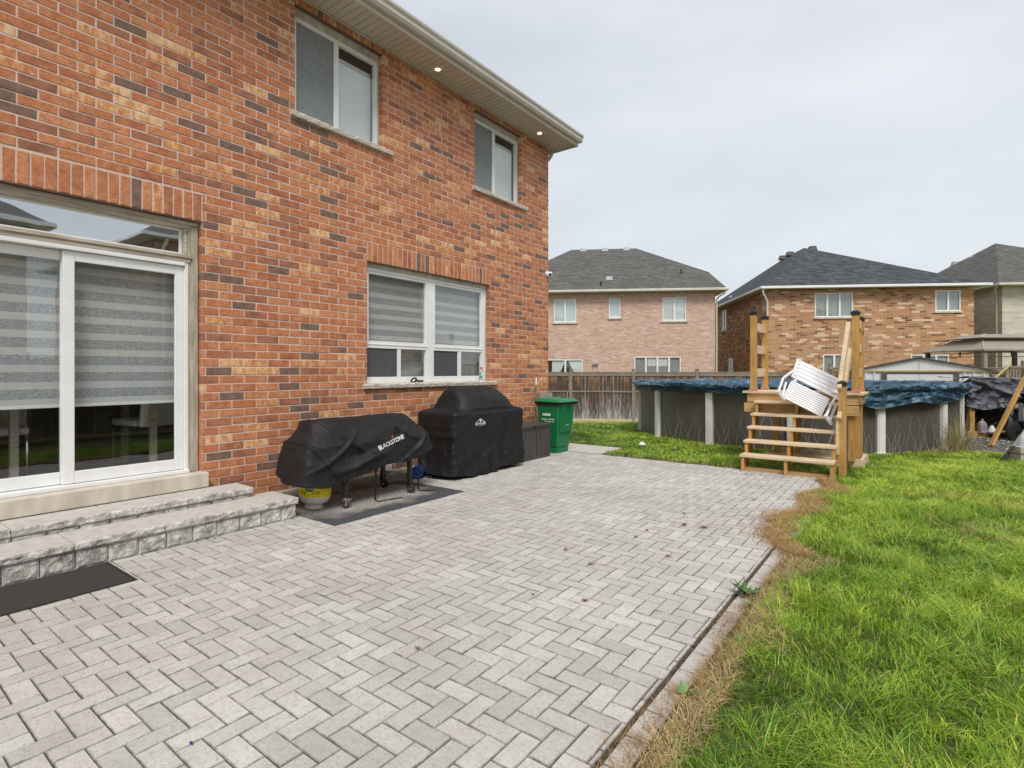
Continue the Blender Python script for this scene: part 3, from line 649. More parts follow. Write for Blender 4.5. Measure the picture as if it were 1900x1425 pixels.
def make_patio():
    v, f, c = [], [], []; p = .1015; X0, Y0 = 3.927, 1.716
    def zone(x0, x1, y0, y1, col):
        x1 = min(x1, 4.866); y1 = min(y1, 8.66); x0 = max(x0, .12)
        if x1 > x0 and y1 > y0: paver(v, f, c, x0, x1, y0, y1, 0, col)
    for i in range(-38, 11):
        for j in range(-32, 70):
            k = (i-j) % 4; x, y = X0+i*p, Y0+j*p
            q = rng.random(); q = .12+q*.62+.3*(.5+noise.noise(Vector((x*.8, y*.8, 0)))) ; col = (min(1, max(0, q)), rng.random(), 0, 1)
            if k == 0: zone(x, x+2*p, y, y+p, col)
            elif k == 3: zone(x, x+p, y, y+2*p, col)
    y = -1.6
    while y < 6.4:                                                 # border course
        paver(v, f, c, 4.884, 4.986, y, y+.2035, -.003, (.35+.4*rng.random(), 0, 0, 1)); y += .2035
    x = .12
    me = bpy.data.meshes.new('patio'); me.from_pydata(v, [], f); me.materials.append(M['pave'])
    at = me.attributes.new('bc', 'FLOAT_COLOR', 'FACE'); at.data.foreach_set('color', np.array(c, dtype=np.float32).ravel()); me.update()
    o = bpy.data.objects.new('patio', me); COL.objects.link(o); tag(o, kind='structure')
make_patio()
mb = MB(); mb.box(.0, 5.0, -3.0, 8.68, -.05, -.0075); tag(mb.build('patio_bed', M['sand']), kind='structure')
mb = MB(); mb.box(4.990, 4.998, -1.6, 5.1, -.04, .006); tag(mb.build('edging', M['rubber']), 'black plastic edging strip along the patio edge', 'edging')
mb = MB(); mb.prism([(.02, 8.70, -.06), (1.30, 8.71, -.06), (1.27, 9.62, -.06), (.02, 9.62, -.06)], (0, 0, .066)); tag(mb.build('concrete_pad', M['concrete_l'], None, .006), kind='structure')
# gravel strip against the wall
def sheet(name, fz, x0, x1, y0, y1, st, m, kind='structure'):
    nx, ny = max(1, int((x1-x0)/st)), max(1, int((y1-y0)/st)); vs = []; fs = []
    for i in range(nx+1):
        for k in range(ny+1):
            x = x0+(x1-x0)*i/nx; y = y0+(y1-y0)*k/ny; vs.append((x, y, fz(x, y)))
    fs = [(i*(ny+1)+k, (i+1)*(ny+1)+k, (i+1)*(ny+1)+k+1, i*(ny+1)+k+1) for i in range(nx) for k in range(ny)]
    mb = MB(); mb.add(vs, fs, 0, True); o = mb.build(name, m, None, fix=False); tag(o, kind=kind); return o
sheet('gravel_strip', lambda x, y: .095-.30*x + .012*noise.fractal(Vector((x*30, y*30, 0)), 1, 2, 4) - (.03 if x > .26 else 0), .003, .30, 3.10, 8.6, .02,
      simple('dirty_gravel', (.26,.23,.18), (.10,.095,.07), 22, 1, 1, 150, dist=.012))
mb = MB(); mb.box(.27, 1.372, 3.145, 4.988, .0015, .009); tag(mb.build('outdoor_rug', M['rug'], None, .002), 'charcoal outdoor rug with a worn pale middle under the griddle', 'rug')
t = empty('door_mat', 'black ribbed door mat at the foot of the stone steps', 'mat', (0, 0, 0))
mb = MB(); mb.box(.826, 1.395, .55, 1.46, .0015, .010); mb.build('ribbed_surface', M['mat'], t, .002)
B('rubber_edge', M['rubber'], t, (.816, 1.406, 1.461, 1.488, .0015, .008), (.816, .8255, .54, 1.4605, .0015, .008), (1.3955, 1.406, .54, 1.4605, .0015, .008))
# ================================================================ THINGS AGAINST THE WALL
def ring(cx, cy, hx, hy, n, e):
    dense = []
    for i in range(1600):
        t = 2*pi*i/1600; c_, s_ = cos(t), sin(t)
        dense.append((cx + hx*math.copysign(abs(c_)**(2/e), c_), cy + hy*math.copysign(abs(s_)**(2/e), s_)))
    L = [0]
    for i in range(1600):
        a, b = dense[i], dense[(i+1) % 1600]; L.append(L[-1]+math.hypot(a[0]-b[0], a[1]-b[1]))
    out = []; k = 0
    for i in range(n):
        s = L[-1]*i/n
        while L[k+1] < s: k += 1
        f = (s-L[k])/max(1e-9, L[k+1]-L[k]); a, b = dense[k % 1600], dense[(k+1) % 1600]
        out.append((a[0]+(b[0]-a[0])*f, a[1]+(b[1]-a[1])*f))
    return out
def cover(rings, n, steps, disp, hem, name, mats, parent):
    """rings: (z, cx, cy, hx, hy, e) from hem to top; disp(p, nrm, t) -> offset; hem(x, y) lowers the bottom"""
    rp = [(r[0], ring(*r[1:5], n, r[5])) for r in rings]; vs = []; rows = 0
    for k in range(len(rp)-1):
        m_ = steps[k]
        for q in range(m_ + (1 if k == len(rp)-2 else 0)):
            f = q/m_; T = (k+f)/(len(rp)-1)
            for i in range(n):
                (xa, ya), (xb, yb) = rp[k][1][i], rp[k+1][1][i]
                x = xa+(xb-xa)*f; y = ya+(yb-ya)*f; z = rp[k][0]+(rp[k+1][0]-rp[k][0])*f
                z += hem(x, y) * max(0, 1-T*(len(rp)-1)/1.0) if k == 0 else 0
                vs.append([x, y, z, T])
            rows += 1
    P = [Vector(v[:3]) for v in vs]; out = []
    for r in range(rows):
        for i in range(n):
            a = P[r*n+(i+1) % n]-P[r*n+(i-1) % n]; b = P[min(r+1, rows-1)*n+i]-P[max(r-1, 0)*n+i]
            nr = a.cross(b); nr = nr.normalized() if nr.length > 1e-9 else Vector((0, 0, 1))
            p = P[r*n+i]; out.append(p + disp(p, nr, vs[r*n+i][3]))
    fs = [(r*n+i, r*n+(i+1) % n, (r+1)*n+(i+1) % n, (r+1)*n+i) for r in range(rows-1) for i in range(n)]
    fs.append(tuple((rows-1)*n+i for i in range(n)))
    mb = MB(); mb.add(out, fs, 0, True); o = mb.build(name, mats, parent, fix=True)
    s = o.modifiers.new('thickness', 'SOLIDIFY'); s.thickness = .003; s.offset = -1
    return o, BVHTree.FromPolygons([Vector(v) for v in out], fs)
def crease(p, sc, seed, sharp=3):
    return (1-abs(noise.noise(Vector((p[0]*sc[0], p[1]*sc[1], p[2]*sc[2]))+Vector((seed, seed*.7, 0)))))**sharp
def text_mesh(body, size, mat, parent, name, fn, extrude=0.0, align='CENTER', space=1, shear=0, offset=0):
    cu = bpy.data.curves.new(name, 'FONT'); cu.body = body; cu.size = size; cu.align_x = align; cu.align_y = 'CENTER'
    cu.space_character = space; cu.shear = shear; cu.extrude = extrude; cu.resolution_u = 3; cu.offset = offset
    tmp = bpy.data.objects.new('tmp', cu); COL.objects.link(tmp); dg = bpy.context.evaluated_depsgraph_get(); dg.update()
    me = bpy.data.meshes.new_from_object(tmp.evaluated_get(dg)); bpy.data.objects.remove(tmp)
    bm = bmesh.new(); bm.from_mesh(me)
    bmesh.ops.subdivide_edges(bm, edges=[e for e in bm.edges if e.calc_length() > size*.25], cuts=3)
    bmesh.ops.triangulate(bm, faces=bm.faces)
    for v in bm.verts: v.co = Vector(fn(v.co.x, v.co.y))
    bm.to_mesh(me); bm.free(); me.materials.clear(); me.materials.append(mat)
    o = bpy.data.objects.new(name, me); COL.objects.link(o); o.parent = parent; return o
def on_cover(bvh, y0, z0, ang, off=.004):
    def fn(a, b):
        y = y0 + a*cos(ang)-b*sin(ang); z = z0 + a*sin(ang)+b*cos(ang)
        h = bvh.ray_cast(Vector((3, y, z)), Vector((-1, 0, 0)))
        return (h[0].x+off if h[0] else .9, y, z)
    return fn
# --- big covered barbecue
bbq = empty('covered_barbecue', 'tall barbecue under a black fabric cover with a white badge, against the wall', 'barbecue', (0, 0, 0))
def d_bbq(p, nr, T):
    low = max(0, min(1, (.92-p.z)/.9)); f = Vector((0, 0, 0))
    w = .040*low*(sin(p.y*19+2.0*sin(p.z*3))*.5 + noise.noise(Vector((p.x*5, p.y*7, p.z*1.6)))*1.3)
    w += .040*(crease(p, (3, 3.2, 2.4), 4.0, 5)-.45)*(.2+.8*low)
    w += .018*(crease(p, (4, 6, 7), 9.0, 4)-.4)*low
    # diagonal pull from the tie on the left end and from the front right shoulder
    a = (p.z-.62)-(p.y-5.42)*.55; w += .014*math.exp(-(a/.05)**2)*math.exp(-((p.y-5.5)/.35)**2)
    a = (p.z-.88)-(p.y-5.85)*.35; w += .012*math.exp(-(a/.04)**2)*math.exp(-((p.y-5.55)/.3)**2)
    a = (p.z-.45)+(p.y-6.75)*1.3; w += .02*math.exp(-(a/.06)**2)*low
    w -= .022*math.exp(-((p.y-(6.33+.04*sin(p.z*7)))/.018)**2)*(1 if nr.x > .5 and p.z < .9 else 0)
    if p.z > .95: w = .012*noise.noise(p*3.2) + .006*(crease(p, (4, 4, 4), 2, 6)-.4)
    return nr*w
o, bv = cover([(.035, .50, 6.15, .385, .80, 12), (.50, .505, 6.16, .375, .79, 14), (.88, .50, 6.16, .38, .80, 22), (.915, .50, 6.16, .365, .785, 16),
               (.955, .515, 6.17, .350, .60, 6), (1.10, .505, 6.15, .295, .52, 5), (1.20, .49, 6.13, .215, .465, 4), (1.25, .48, 6.12, .13, .42, 3.4), (1.268, .48, 6.12, .03, .30, 3)],
              420, [40, 30, 6, 8, 14, 10, 8, 4], d_bbq, lambda x, y: .03*sin(y*5)+.03*(y-6)*.5, 'cover', M['black_cloth2'], bbq)
mb = MB()                                                           # right-hand side shelf bulging under the cover
mb.M = Matrix.Translation((.48, 6.98, .80)); vs = []; fs = []
for i in range(19):
    for k in range(24):
        u = pi*i/18; w = 2*pi*k/24; q = Vector((sin(u)*cos(w), sin(u)*sin(w), cos(u)))
        r = 1+.12*noise.noise(q*2.5+Vector((3, 0, 0))); z = q.z*.105 if q.z > 0 else q.z*.33
        vs.append((math.copysign(abs(q.x)**.55, q.x)*.30*r*(1 if q.z > -.1 else 1+q.z*.5), math.copysign(abs(q.y)**.6, q.y)*.13*r*(1+min(0, q.z)*.6), z*r))
for i in range(18):
    for k in range(24): fs.append((i*24+k, i*24+(k+1) % 24, (i+1)*24+(k+1) % 24, (i+1)*24+k))
mb.add(vs, fs, 0, True); mb.build('shelf_cover', M['black_cloth2'], bbq)
mb = MB()
ribbon = []
for k in range(60):                                                 # stitched front seam
    z = .06+.84*k/59; h = bv.ray_cast(Vector((3, 6.30+.012*sin(z*7), z)), Vector((-1, 0, 0)))
    if h[0]: ribbon.append(h[0]+Vector((.002, 0, 0)))
mb.tube(ribbon, .0045, 6); mb.build('seam', M['black_cloth'], bbq)
mb = MB(); rib = []
for k in range(60):
    z = .06+.84*k/59; h = bv.ray_cast(Vector((3, 5.44, z)), Vector((-1, 0, 0)))
    if h[0]: rib.append(h[0]+Vector((.001, 0, 0)))
mb.tube(rib, .003, 6); mb.build('seam', M['black_cloth'], bbq)
fn = on_cover(bv, 5.88, .745, radians(0), .005)
def poly_on(name, pts, mat, fn2, parent):
    bm = bmesh.new(); bm.faces.new([bm.verts.new((a, b, 0)) for a, b in pts])
    bmesh.ops.triangulate(bm, faces=bm.faces)
    for _ in range(2): bmesh.ops.subdivide_edges(bm, edges=bm.edges, cuts=1, use_grid_fill=True)
    for v in bm.verts: v.co = Vector(fn2(v.co.x, v.co.y))
    me = bpy.data.meshes.new(name); bm.to_mesh(me); bm.free(); me.materials.append(mat)
    o = bpy.data.objects.new(name, me); COL.objects.link(o); o.parent = parent; return o
def badge(k):
    pts = [(-.085*k, -.026*k), (.085*k, -.026*k), (.098*k, -.012*k), (.098*k, .010*k), (.085*k, .024*k), (.045*k, .026*k)]
    pts += [(.040*k*cos(q), .026*k+.042*k*sin(q)) for q in [radians(t) for t in range(0, 181, 20)]]
    return pts + [(-.045*k, .026*k), (-.085*k, .024*k), (-.098*k, .010*k), (-.098*k, -.012*k)]
poly_on('badge', badge(1.0), M['print_white'], fn, bbq)
poly_on('badge_inner', badge(.86), M['print_black'], on_cover(bv, 5.88, .746, 0, .0065), bbq)
text_mesh('NAPOLEON', .036, M['print_white'], bbq, 'badge_text', on_cover(bv, 5.88, .744, 0, .008), space=.95, offset=.0006)
poly_on('badge_flame', [(.016*cos(q), .034+.020*sin(q)) for q in [radians(t) for t in range(0, 360, 24)]], M['print_white'], on_cover(bv, 5.88, .75, 0, .008), bbq)
mb = MB(); mb.tube([(.14, 5.33, .42), (.14, 5.33, .04), (.16, 5.33, .02), (.45, 5.36, .02)], .014, 10); mb.build('tube_frame', M['chrome'], bbq)
# --- griddle
gr = empty('covered_griddle', 'low wide griddle on wheels under a sagging black cover with white lettering, nearest the steps', 'griddle', (0, 0, 0))
def d_gr(p, nr, T):
    low = max(0, min(1, (.90-p.z)/.45)); side = 1 if p.x > .5 else .6
    w = .012*noise.noise(Vector((p.x*3, p.y*2.6, p.z*2)))
    # long swags hanging between the two shelf corners, and pulls running to the corners
    for y0, z0, s, am, wd, ln in ((3.62, .74, -.75, .030, .030, .30), (3.50, .60, .62, .026, .028, .30), (3.85, .50, .42, .030, .034, .42), (4.15, .58, .40, .028, .040, .45),
                                  (4.45, .74, -.50, .026, .030, .22), (4.55, .52, .62, .022, .028, .30), (3.30, .58, -1.3, .022, .030, .20), (4.72, .66, 1.1, .018, .022, .16)):
        a = (p.z-z0)-s*(p.y-y0)-.5*(p.y-y0)**2; w += side*am*math.exp(-(a/wd)**2)*math.exp(-((p.y-y0)/ln)**4)
    w -= .034*math.exp(-((p.z-.62-.22*(p.y-3.95))/.06)**2)*math.exp(-((p.y-4.0)/.5)**4)*side
    w += .016*(crease(p, (1.6, 5.0, 1.2), 6.0, 4)-.45)*low + .006*(crease(p, (6, 6, 9), 3.0, 5)-.4)
    if p.x > .5: w *= 1-.85*math.exp(-((p.y-4.21)/.24)**4-((p.z-.655)/.085)**4)
    v = nr*w
    if p.z > .93: v += Vector((0, 0, .016*noise.noise(p*3)+.010*(crease(p, (5, 3, 1), 3, 6)-.4)))
    return v
def hem_g(x, y):
    f = (y-3.1)/1.85
    back = max(0, (.55-x)/.3)
    return (-.03 + .16*f*f + .02*sin(y*8))*(1-.3*min(1, back)) + .05*min(1, back)*(1-f)*1.5 - .09*math.exp(-((y-3.35)/.22)**2)*(1 if x > .5 else 0)
o, bv2 = cover([(.37, .62, 4.03, .335, .93, 8), (.52, .62, 4.02, .33, .90, 8), (.69, .62, 4.03, .305, .87, 7), (.735, .61, 4.03, .29, .84, 6),
                (.84, .585, 4.03, .25, .735, 5), (.925, .56, 4.01, .21, .67, 5), (.945, .56, 4.01, .17, .62, 5), (.952, .56, 4.01, .04, .45, 4)],
               420, [22, 26, 6, 12, 12, 5, 5], d_gr, hem_g, 'cover', M['black_cloth2'], gr)
text_mesh('BLACKSTONE', .066, M['print_white'], gr, 'cover_lettering', on_cover(bv2, 4.21, .655, radians(14), .008), space=.98, shear=.12, offset=.0014)
poly_on('flame_print', [(-.008, -.0), (.004, -.004), (.014, .006), (.010, .03), (.003, .016), (-.004, .022)], simple('orange_print', (.8, .22, .04), None, 3, .5, 0), on_cover(bv2, 4.245, .71, radians(14), .006), gr)
# shallow tub under the cover, legs, wheels
B('frame', M['blackmetal'], gr, (.36, .92, 3.56, 4.56, .60, .68))
def wheel(parent, x, y, r, fork=True, axis=(1, .0, 0), tyre=M['rubber'], hub=M['zinc'], z0=.0095):
    w_ = empty('caster', None, None); w_.parent = parent
    ax = Vector(axis).normalized(); c = Vector((x, y, z0+r))
    mb = MB(); h = .014; mb.lathe([(r*.62, -h), (r*.93, -h), (r, -h*.6), (r, h*.6), (r*.93, h), (r*.62, h)], c, ax, 28); mb.build('tyre', tyre, w_)
    mb = MB(); mb.lathe([(.001, -h*.7), (r*.25, -h*.9), (r*.3, -h*.4), (r*.62, -h*.5), (r*.62, h*.5), (r*.3, h*.4), (r*.25, h*.9), (.001, h*.7)], c, ax, 24)
    for k in range(4):
        a = k*pi/2; mb.tube([c, c+Vector((0, cos(a)*r*.6, sin(a)*r*.6))+ax*h*.5], .006, 6)
    mb.build('rim', hub, w_); return w_
for (x, y, kind) in ((.905, 3.60, 0), (.895, 4.53, 1), (.40, 4.53, 1), (.40, 3.60, 0)):
    l = MB(); l.box(x-.024, x+.024, y-.024, y+.024, .125, .66); l.build('leg', M['blackmetal'], gr, .003)
    wheel(gr, x+(.03 if kind else .005), y, .050 if kind else .037, axis=(.75, -.66, 0))
    b = MB()
    if kind:
        b.box(x-.022, x-.016, y-.026, y+.026, .045, .15); b.box(x-.028, x+.028, y-.028, y+.028, .10, .17); b.build('bracket', M['blackmetal'], gr, .003)
    else:
        b.box(x-.024, x-.019, y-.02, y+.03, .035, .10); b.box(x+.021, x+.026, y-.02, y+.03, .035, .10); b.box(x-.026, x+.034, y-.03, y+.055, .095, .108); b.lathe([(.018, .1085), (.018, .124)], (x, y, 0)); b.build('fork', M['zinc'], gr, .002)
for pts in ([(.93, 3.99, .42), (.935, 3.985, .2), (.93, 3.98, .03), (.97, 4.0, .014), (1.0, 4.16, .015), (1.03, 4.3, .014)],
            [(.93, 4.64, .50), (.935, 4.645, .3), (.93, 4.64, .04), (.96, 4.66, .015), (1.02, 4.74, .02), (1.06, 4.80, .012)]):
    s = MB()
    for a, b_ in zip(pts[:-1], pts[1:]): s.bar(a, b_, .004, .024, up=(0, 1, .01) if abs(a[2]-b_[2]) > .03 else (1, 0, 0))
    s.build('strap', M['black_cloth'], gr)
# --- propane tank
tk = empty('propane_tank', 'white propane tank with yellow wrap label under the left end of the griddle', 'gas tank', (.60, 3.42, .012)); tk.rotation_euler = (radians(-3), radians(3), 0)
mb = MB(); mb.lathe([(.001, .036), (.06, .038), (.10, .046), (.135, .066), (.155, .095), (.163, .13), (.165, .15), (.165, .30), (.160, .33), (.14, .365), (.10, .39), (.03, .40), (.001, .40)], n=48); mb.build('body', M['white_paint'], tk)
mb = MB(); mb.lathe([(.080, .0), (.096, .0), (.098, .004), (.096, .009), (.088, .010), (.088, .05), (.083, .05), (.082, .01), (.080, .0)], n=40, cap=False); mb.build('foot_ring', M['white_paint'], tk)
mb = MB(); mb.lathe([(.160, .135), (.1665, .137), (.1665, .31), (.159, .31)], n=48); lab = mb.build('wrap_label', M['yellow'], tk)
def on_tank(a0, z0, r=.1675): return lambda a, b: (r*cos(a0+a/r), r*sin(a0+a/r), z0+b)
A0 = radians(-56)
text_mesh('Traders', .042, M['print_white'], lab, 'label_text', on_tank(A0, .232, .1692), space=1.0)
poly_on('emblem', [(.062*cos(q), .062*sin(q)*.9) for q in [radians(t) for t in range(0, 360, 15)]], M['green_dk'], on_tank(A0, .255, .1680), lab)
poly_on('emblem_ring', [(.034*cos(q), .034*sin(q)) for q in [radians(t) for t in range(0, 360, 20)]], M['print_white'], on_tank(A0, .268, .1686), lab)
for k, (a0, n_) in enumerate(((A0-.42, 3), (A0+.42, 3))):
    for i in range(n_):
        zz = .200-.012*i; poly_on('print_line', [(-.045, -.0022), (.045, -.0022), (.045, .0022), (-.045, .0022)], M['print_black'], on_tank(a0, zz), lab)
poly_on('print_line', [(-.1, -.002), (.1, -.002), (.1, .002), (-.1, .002)], M['print_black'], on_tank(A0, .156), lab)
poly_on('red_print', [(-.012, -.05), (.012, -.02), (.006, .03), (-.012, .05)], M['red'], on_tank(A0-1.25, .24), lab)
mb = MB(); mb.lathe([(.085, .395), (.09, .395), (.09, .47), (.085, .47)], n=30); mb.build('collar', M['white_paint'], tk)
# --- blue jug, outlet
t = empty('blue_jug', 'round blue plastic jug lying on its side between griddle and barbecue', 'jug', (.34, 5.17, .0)); t.rotation_euler = (0, 0, radians(-52))
mb = MB(); mb.lathe([(.001, .0), (.02, .0), (.022, .008), (.045, .010), (.05, .0), (.078, -.002), (.088, .012), (.09, .03), (.088, .06), (.091, .10), (.086, .15), (.05, .19), (.03, .21), (.03, .235), (.001, .235)], (0, 0, .091), (-1, 0, 0), 36); mb.build('body', M['blue_plastic'], t)
mb = MB(); mb.lathe([(.001, .236), (.034, .236), (.034, .262), (.001, .262)], (0, 0, .091), (-1, 0, 0), 20); mb.build('cap', M['blue_plastic'], t)
t = empty('electric_outlet', 'small white outlet boxes low on the wall behind the griddle', 'outlet', (0, 4.90, .15))
B('outlet_box', M['white_plastic'], t, (.001, .045, .0, .085, -.03, .05)); B('cable_cover', M['white_plastic'], t, (.001, .03, -.10, -.01, -.022, .012))
# --- storage box
sb = empty('storage_box', 'dark brown wood-look resin deck box between barbecue and green bin', 'storage box', (0, 0, 0))
mb = MB(); mb.box(.13, .675, 7.02, 7.97, .015, .54); mb.build('bin_core', M['resin'], sb)
mb = MB(); y = 7.02; k = 0
while y < 7.96:
    mb.box(.676, .690+.002*(k % 2), y+.002, min(y+.076, 7.97)-.002, .045, .505); y += .0792; k += 1
mb.build('front_slats', M['resin'], sb, .003)
B('trim', M['resin'], sb, (.6765, .700, 7.015, 7.975, .0, .044), (.6765, .700, 7.015, 7.975, .506, .535), (.6765, .702, 7.955, 7.985, .0445, .5055), (.6765, .702, 7.005, 7.035, .0445, .5055))
mb = MB(); mb.box(.12, .712, 7.0, 7.99, .542, .572); y = 7.0
while y < 7.98: mb.box(.125, .706, y+.003, y+.045, .5725, .578); y += .0495
mb.build('lid', M['resin'], sb, .006); B('latch', M['print_black'], sb, (.7125, .722, 7.46, 7.52, .53, .562))
# --- green bin
bn = empty('wheeled_bin', 'green wheeled bin with white lettering beside the storage box', 'bin', (0, 0, 0))
def taper(mb, x0, x1, y0, y1, z0, X0, X1, Y0, Y1, z1, mi=0):
    mb.add([(x0,y0,z0),(x1,y0,z0),(x1,y1,z0),(x0,y1,z0),(X0,Y0,z1),(X1,Y0,z1),(X1,Y1,z1),(X0,Y1,z1)], [(0,3,2,1),(4,5,6,7),(0,1,5,4),(1,2,6,5),(2,3,7,6),(3,0,4,7)], mi)
mb = MB(); taper(mb, .30, .655, 8.29, 8.70, .10, .26, .735, 8.19, 8.78, .90); taper(mb, .315, .64, 8.30, 8.69, .0, .305, .65, 8.295, 8.695, .0995)
mb.build('body', M['bin'], bn, .022, 3)
mb = MB()
def fx(z): return .655+(.735-.655)*(z-.1)/.8
for (y0, y1, z0, z1, th) in ((8.28, 8.36, .50, .86, .022), (8.36, 8.48, .50, .86, .006), (8.60, 8.72, .50, .86, .022), (8.30, 8.70, .38, .50, .022), (8.26, 8.73, .86, .895, .028)):
    mb.add([(fx(z0)-.02, y0, z0), (fx(z0)+th, y0, z0), (fx(z0)+th, y1, z0), (fx(z0)-.02, y1, z0), (fx(z1)-.02, y0, z1), (fx(z1)+th, y0, z1), (fx(z1)+th, y1, z1), (fx(z1)-.02, y1, z1)], [(0,3,2,1),(4,5,6,7),(0,1,5,4),(1,2,6,5),(2,3,7,6),(3,0,4,7)])
mb.build('front_ribs', M['bin'], bn, .008)
mb = MB(); mb.tube([(fx(.5)+.012, 8.47, .50), (fx(.5)+.012, 8.60, .50)], .012, 10); mb.build('lift_bar', M['zinc'], bn)
mb = MB(); taper(mb, .25, .760, 8.17, 8.795, .872, .235, .785, 8.155, 8.81, .9255); mb.build('rim', M['print_black'], bn, .012)
mb = MB(); vs = []; fs = []
for i in range(15):
    for k in range(15):
        x = .225+.57*i/14; y = 8.15+.665*k/14; e = min(i, 14-i, k, 14-k)
        z = .931+.052*min(1, e/2)**.5 + .012*(1 if 4 < i < 11 and 4 < k < 10 else 0) + .012*(14-i)/14
        vs.append((x, y, z))
mb.add(vs, [(i*15+k, (i+1)*15+k, (i+1)*15+k+1, i*15+k+1) for i in range(14) for k in range(14)], 0, True)
mb.box(.225, .795, 8.15, 8.815, .926, .9305); mb.build('lid', M['bin'], bn, 0, fix=False)
mb = MB(); mb.tube([(.62, 8.40, .975), (.64, 8.42, 1.0), (.66, 8.56, 1.0), (.64, 8.58, .975)], .010, 8); mb.build('handle', M['bin'], bn)
B('hinge_board', simple('grey_plastic_board', (.38,.37,.35), None, 4, .6, .1), bn, (.05, .09, 8.62, 9.0, .93, 1.06))
def face_y(a0, z0, off=.004):
    return lambda a, b: (a0+a, 8.29-(8.29-8.19)*(z0+b-.1)/.8-off, z0+b)
poly_on('label_panel', [(-.085, -.022), (.085, -.022), (.085, .022), (-.085, .022)], M['print_white'], face_y(.47, .70), bn)
text_mesh('Region of Peel', .046, M['print_white'], bn, 'lettering', face_y(.49, .615), offset=.0012)
text_mesh('Working for you', .030, M['print_white'], bn, 'lettering', face_y(.52, .575), offset=.0008)
mb = MB()
for y in (8.26, 8.72): mb.lathe([(.001, -.02), (.09, -.02), (.1, -.012), (.1, .012), (.09, .02), (.001, .02)], (.26, y, .10), (0, 1, 0), 24)
mb.build('wheel', M['rubber'], bn)
t = empty('pole', 'thin green pole with a white tip leaning on the brick wall beside the bin', 'pole', (0, 0, 0))
mb = MB(); mb.tube([(.30, 8.10, .02), (.045, 8.50, 1.22)], .013, 10); mb.build('shaft', M['green_pole'], t)
mb = MB(); mb.tube([(.0445, 8.501, 1.2205), (.024, 8.535, 1.355)], .0135, 10); mb.build('tip', M['white_plastic'], t)

# ================================================================ DECK BY THE POOL
dk = empty('pool_deck', 'small raised wooden deck with stairs, handrail and black-capped posts at the pool', 'deck', (0, 0, 0))
DZ = 1.155; SX0, SX1 = 3.72, 4.93
st = empty('staircase', None, None); st.parent = dk
for k in range(5):
    z = .245+.19*k; y = 8.50+.222*k
    mb = MB(); mb.box(SX0-.01, SX1, y, y+.135, z-.038, z, 0); mb.box(SX0-.01, SX1, y+.142, y+.275, z-.038, z-.0005, 0)
    mb.build('tread', M['wl'], st, .005)
def stringer(x0, x1):
    mb = MB(); pts = [(8.52, .0), (8.52, .205)]
    for k in range(5): pts += [(8.52+.222*k, .2065+.19*k), (8.52+.222*(k+1), .2065+.19*k)]
    pts += [(9.63, 1.0), (9.63, .80), (8.78, .0)]
    mb.prism([(x0, y, z) for y, z in pts], (x1-x0, 0, 0)); return mb.build('stringer', M['wz'], st, .003)
stringer(SX0+.01, SX0+.05); stringer(4.31, 4.35); stringer(SX1-.05, SX1-.01)
B('base_plate', M['wx'], st, (SX0, SX1, 8.60, 8.69, .0, .05))
pl = empty('platform', None, None); pl.parent = dk
PX0, PX1, PY0, PY1 = 3.50, 5.20, 9.56, 10.46
y = PY0; k = 0
while y < PY1-.01:
    mb = MB(); mb.box(PX0+rng.uniform(-.01, .01), PX1+rng.uniform(-.01, .01), y+.003, min(y+.137, PY1), DZ-.036, DZ); mb.build('deck_board', M['wl'], pl, .004); y += .14
B('fascia', M['wx'], pl, (PX0+.06, PX1-.04, PY0+.04, PY0+.078, DZ-.182, DZ-.0375), bevel=.004)
B('ledger', M['wx'], pl, (PX0+.02, PX1-.06, PY0+.0, PY0+.0385, DZ-.345, DZ-.195), bevel=.004)
B('joist', M['wy'], pl, (PX0+.06, PX0+.10, PY0+.079, PY1-.04, DZ-.182, DZ-.0375), (PX1-.08, PX1-.041, PY0+.079, PY1-.04, DZ-.182, DZ-.0375), (PX0+.06, PX1-.041, PY1-.039, PY1, DZ-.182, DZ-.0375))
def fnleg(x, y, s=.045): mb = MB(); mb.box(x-s, x+s, y-s, y+s, .12, DZ-.19); mb.build('support_post', M['wz'], pl, .004)
for x, y in ((3.95, 9.95), (4.22, 10.25), (5.04, 9.66), (5.09, 10.25)): fnleg(x, y)
B('skid', M['wl'], pl, (3.80, 5.20, 9.70, 9.74, .0, .145), (5.14, 5.18, 9.745, 10.42, .0, .145), (3.80, 5.20, 10.425, 10.46, .0, .145), bevel=.004)
def post(x, y, z0, z1, s=.0465, parent=dk):
    mb = MB(); mb.box(x-s, x+s, y-s, y+s, z0, z1); p_ = mb.build('post', M['wz'], parent, .005)
    mb = MB(); taper(mb, x-s-.012, x+s+.012, y-s-.012, y+s+.012, z1+.001, x-s-.010, x+s+.010, y-s-.010, y+s+.010, z1+.032)
    taper(mb, x-s-.020, x+s+.020, y-s-.020, y+s+.020, z1+.033, x-s-.016, x+s+.016, y-s-.016, y+s+.016, z1+.050); taper(mb, x-s-.008, x+s+.008, y-s-.008, y+s+.008, z1+.0505, x-s+.02, x+s-.02, y-s+.02, y+s-.02, z1+.075)
    mb.build('post_cap', M['cap'], p_, .003)
    if z0 > .5: mb = MB(); mb.box(x-s-.012, x+s+.012, y-s-.012, y+s+.012, z0-.001+.001, z0+.045); mb.build('base_shim', M['pad'], p_, .003)
    return p_
NL, FL, NR, FR = (3.65, 9.65), (3.67, 10.38), (5.09, 9.65), (5.10, 10.38)
post(*NL, DZ, 2.42); post(*FL, DZ, 2.40); post(*NR, DZ, 2.33); post(*FR, DZ, 2.29); post(4.985, 8.97, 0, 1.275, .047)
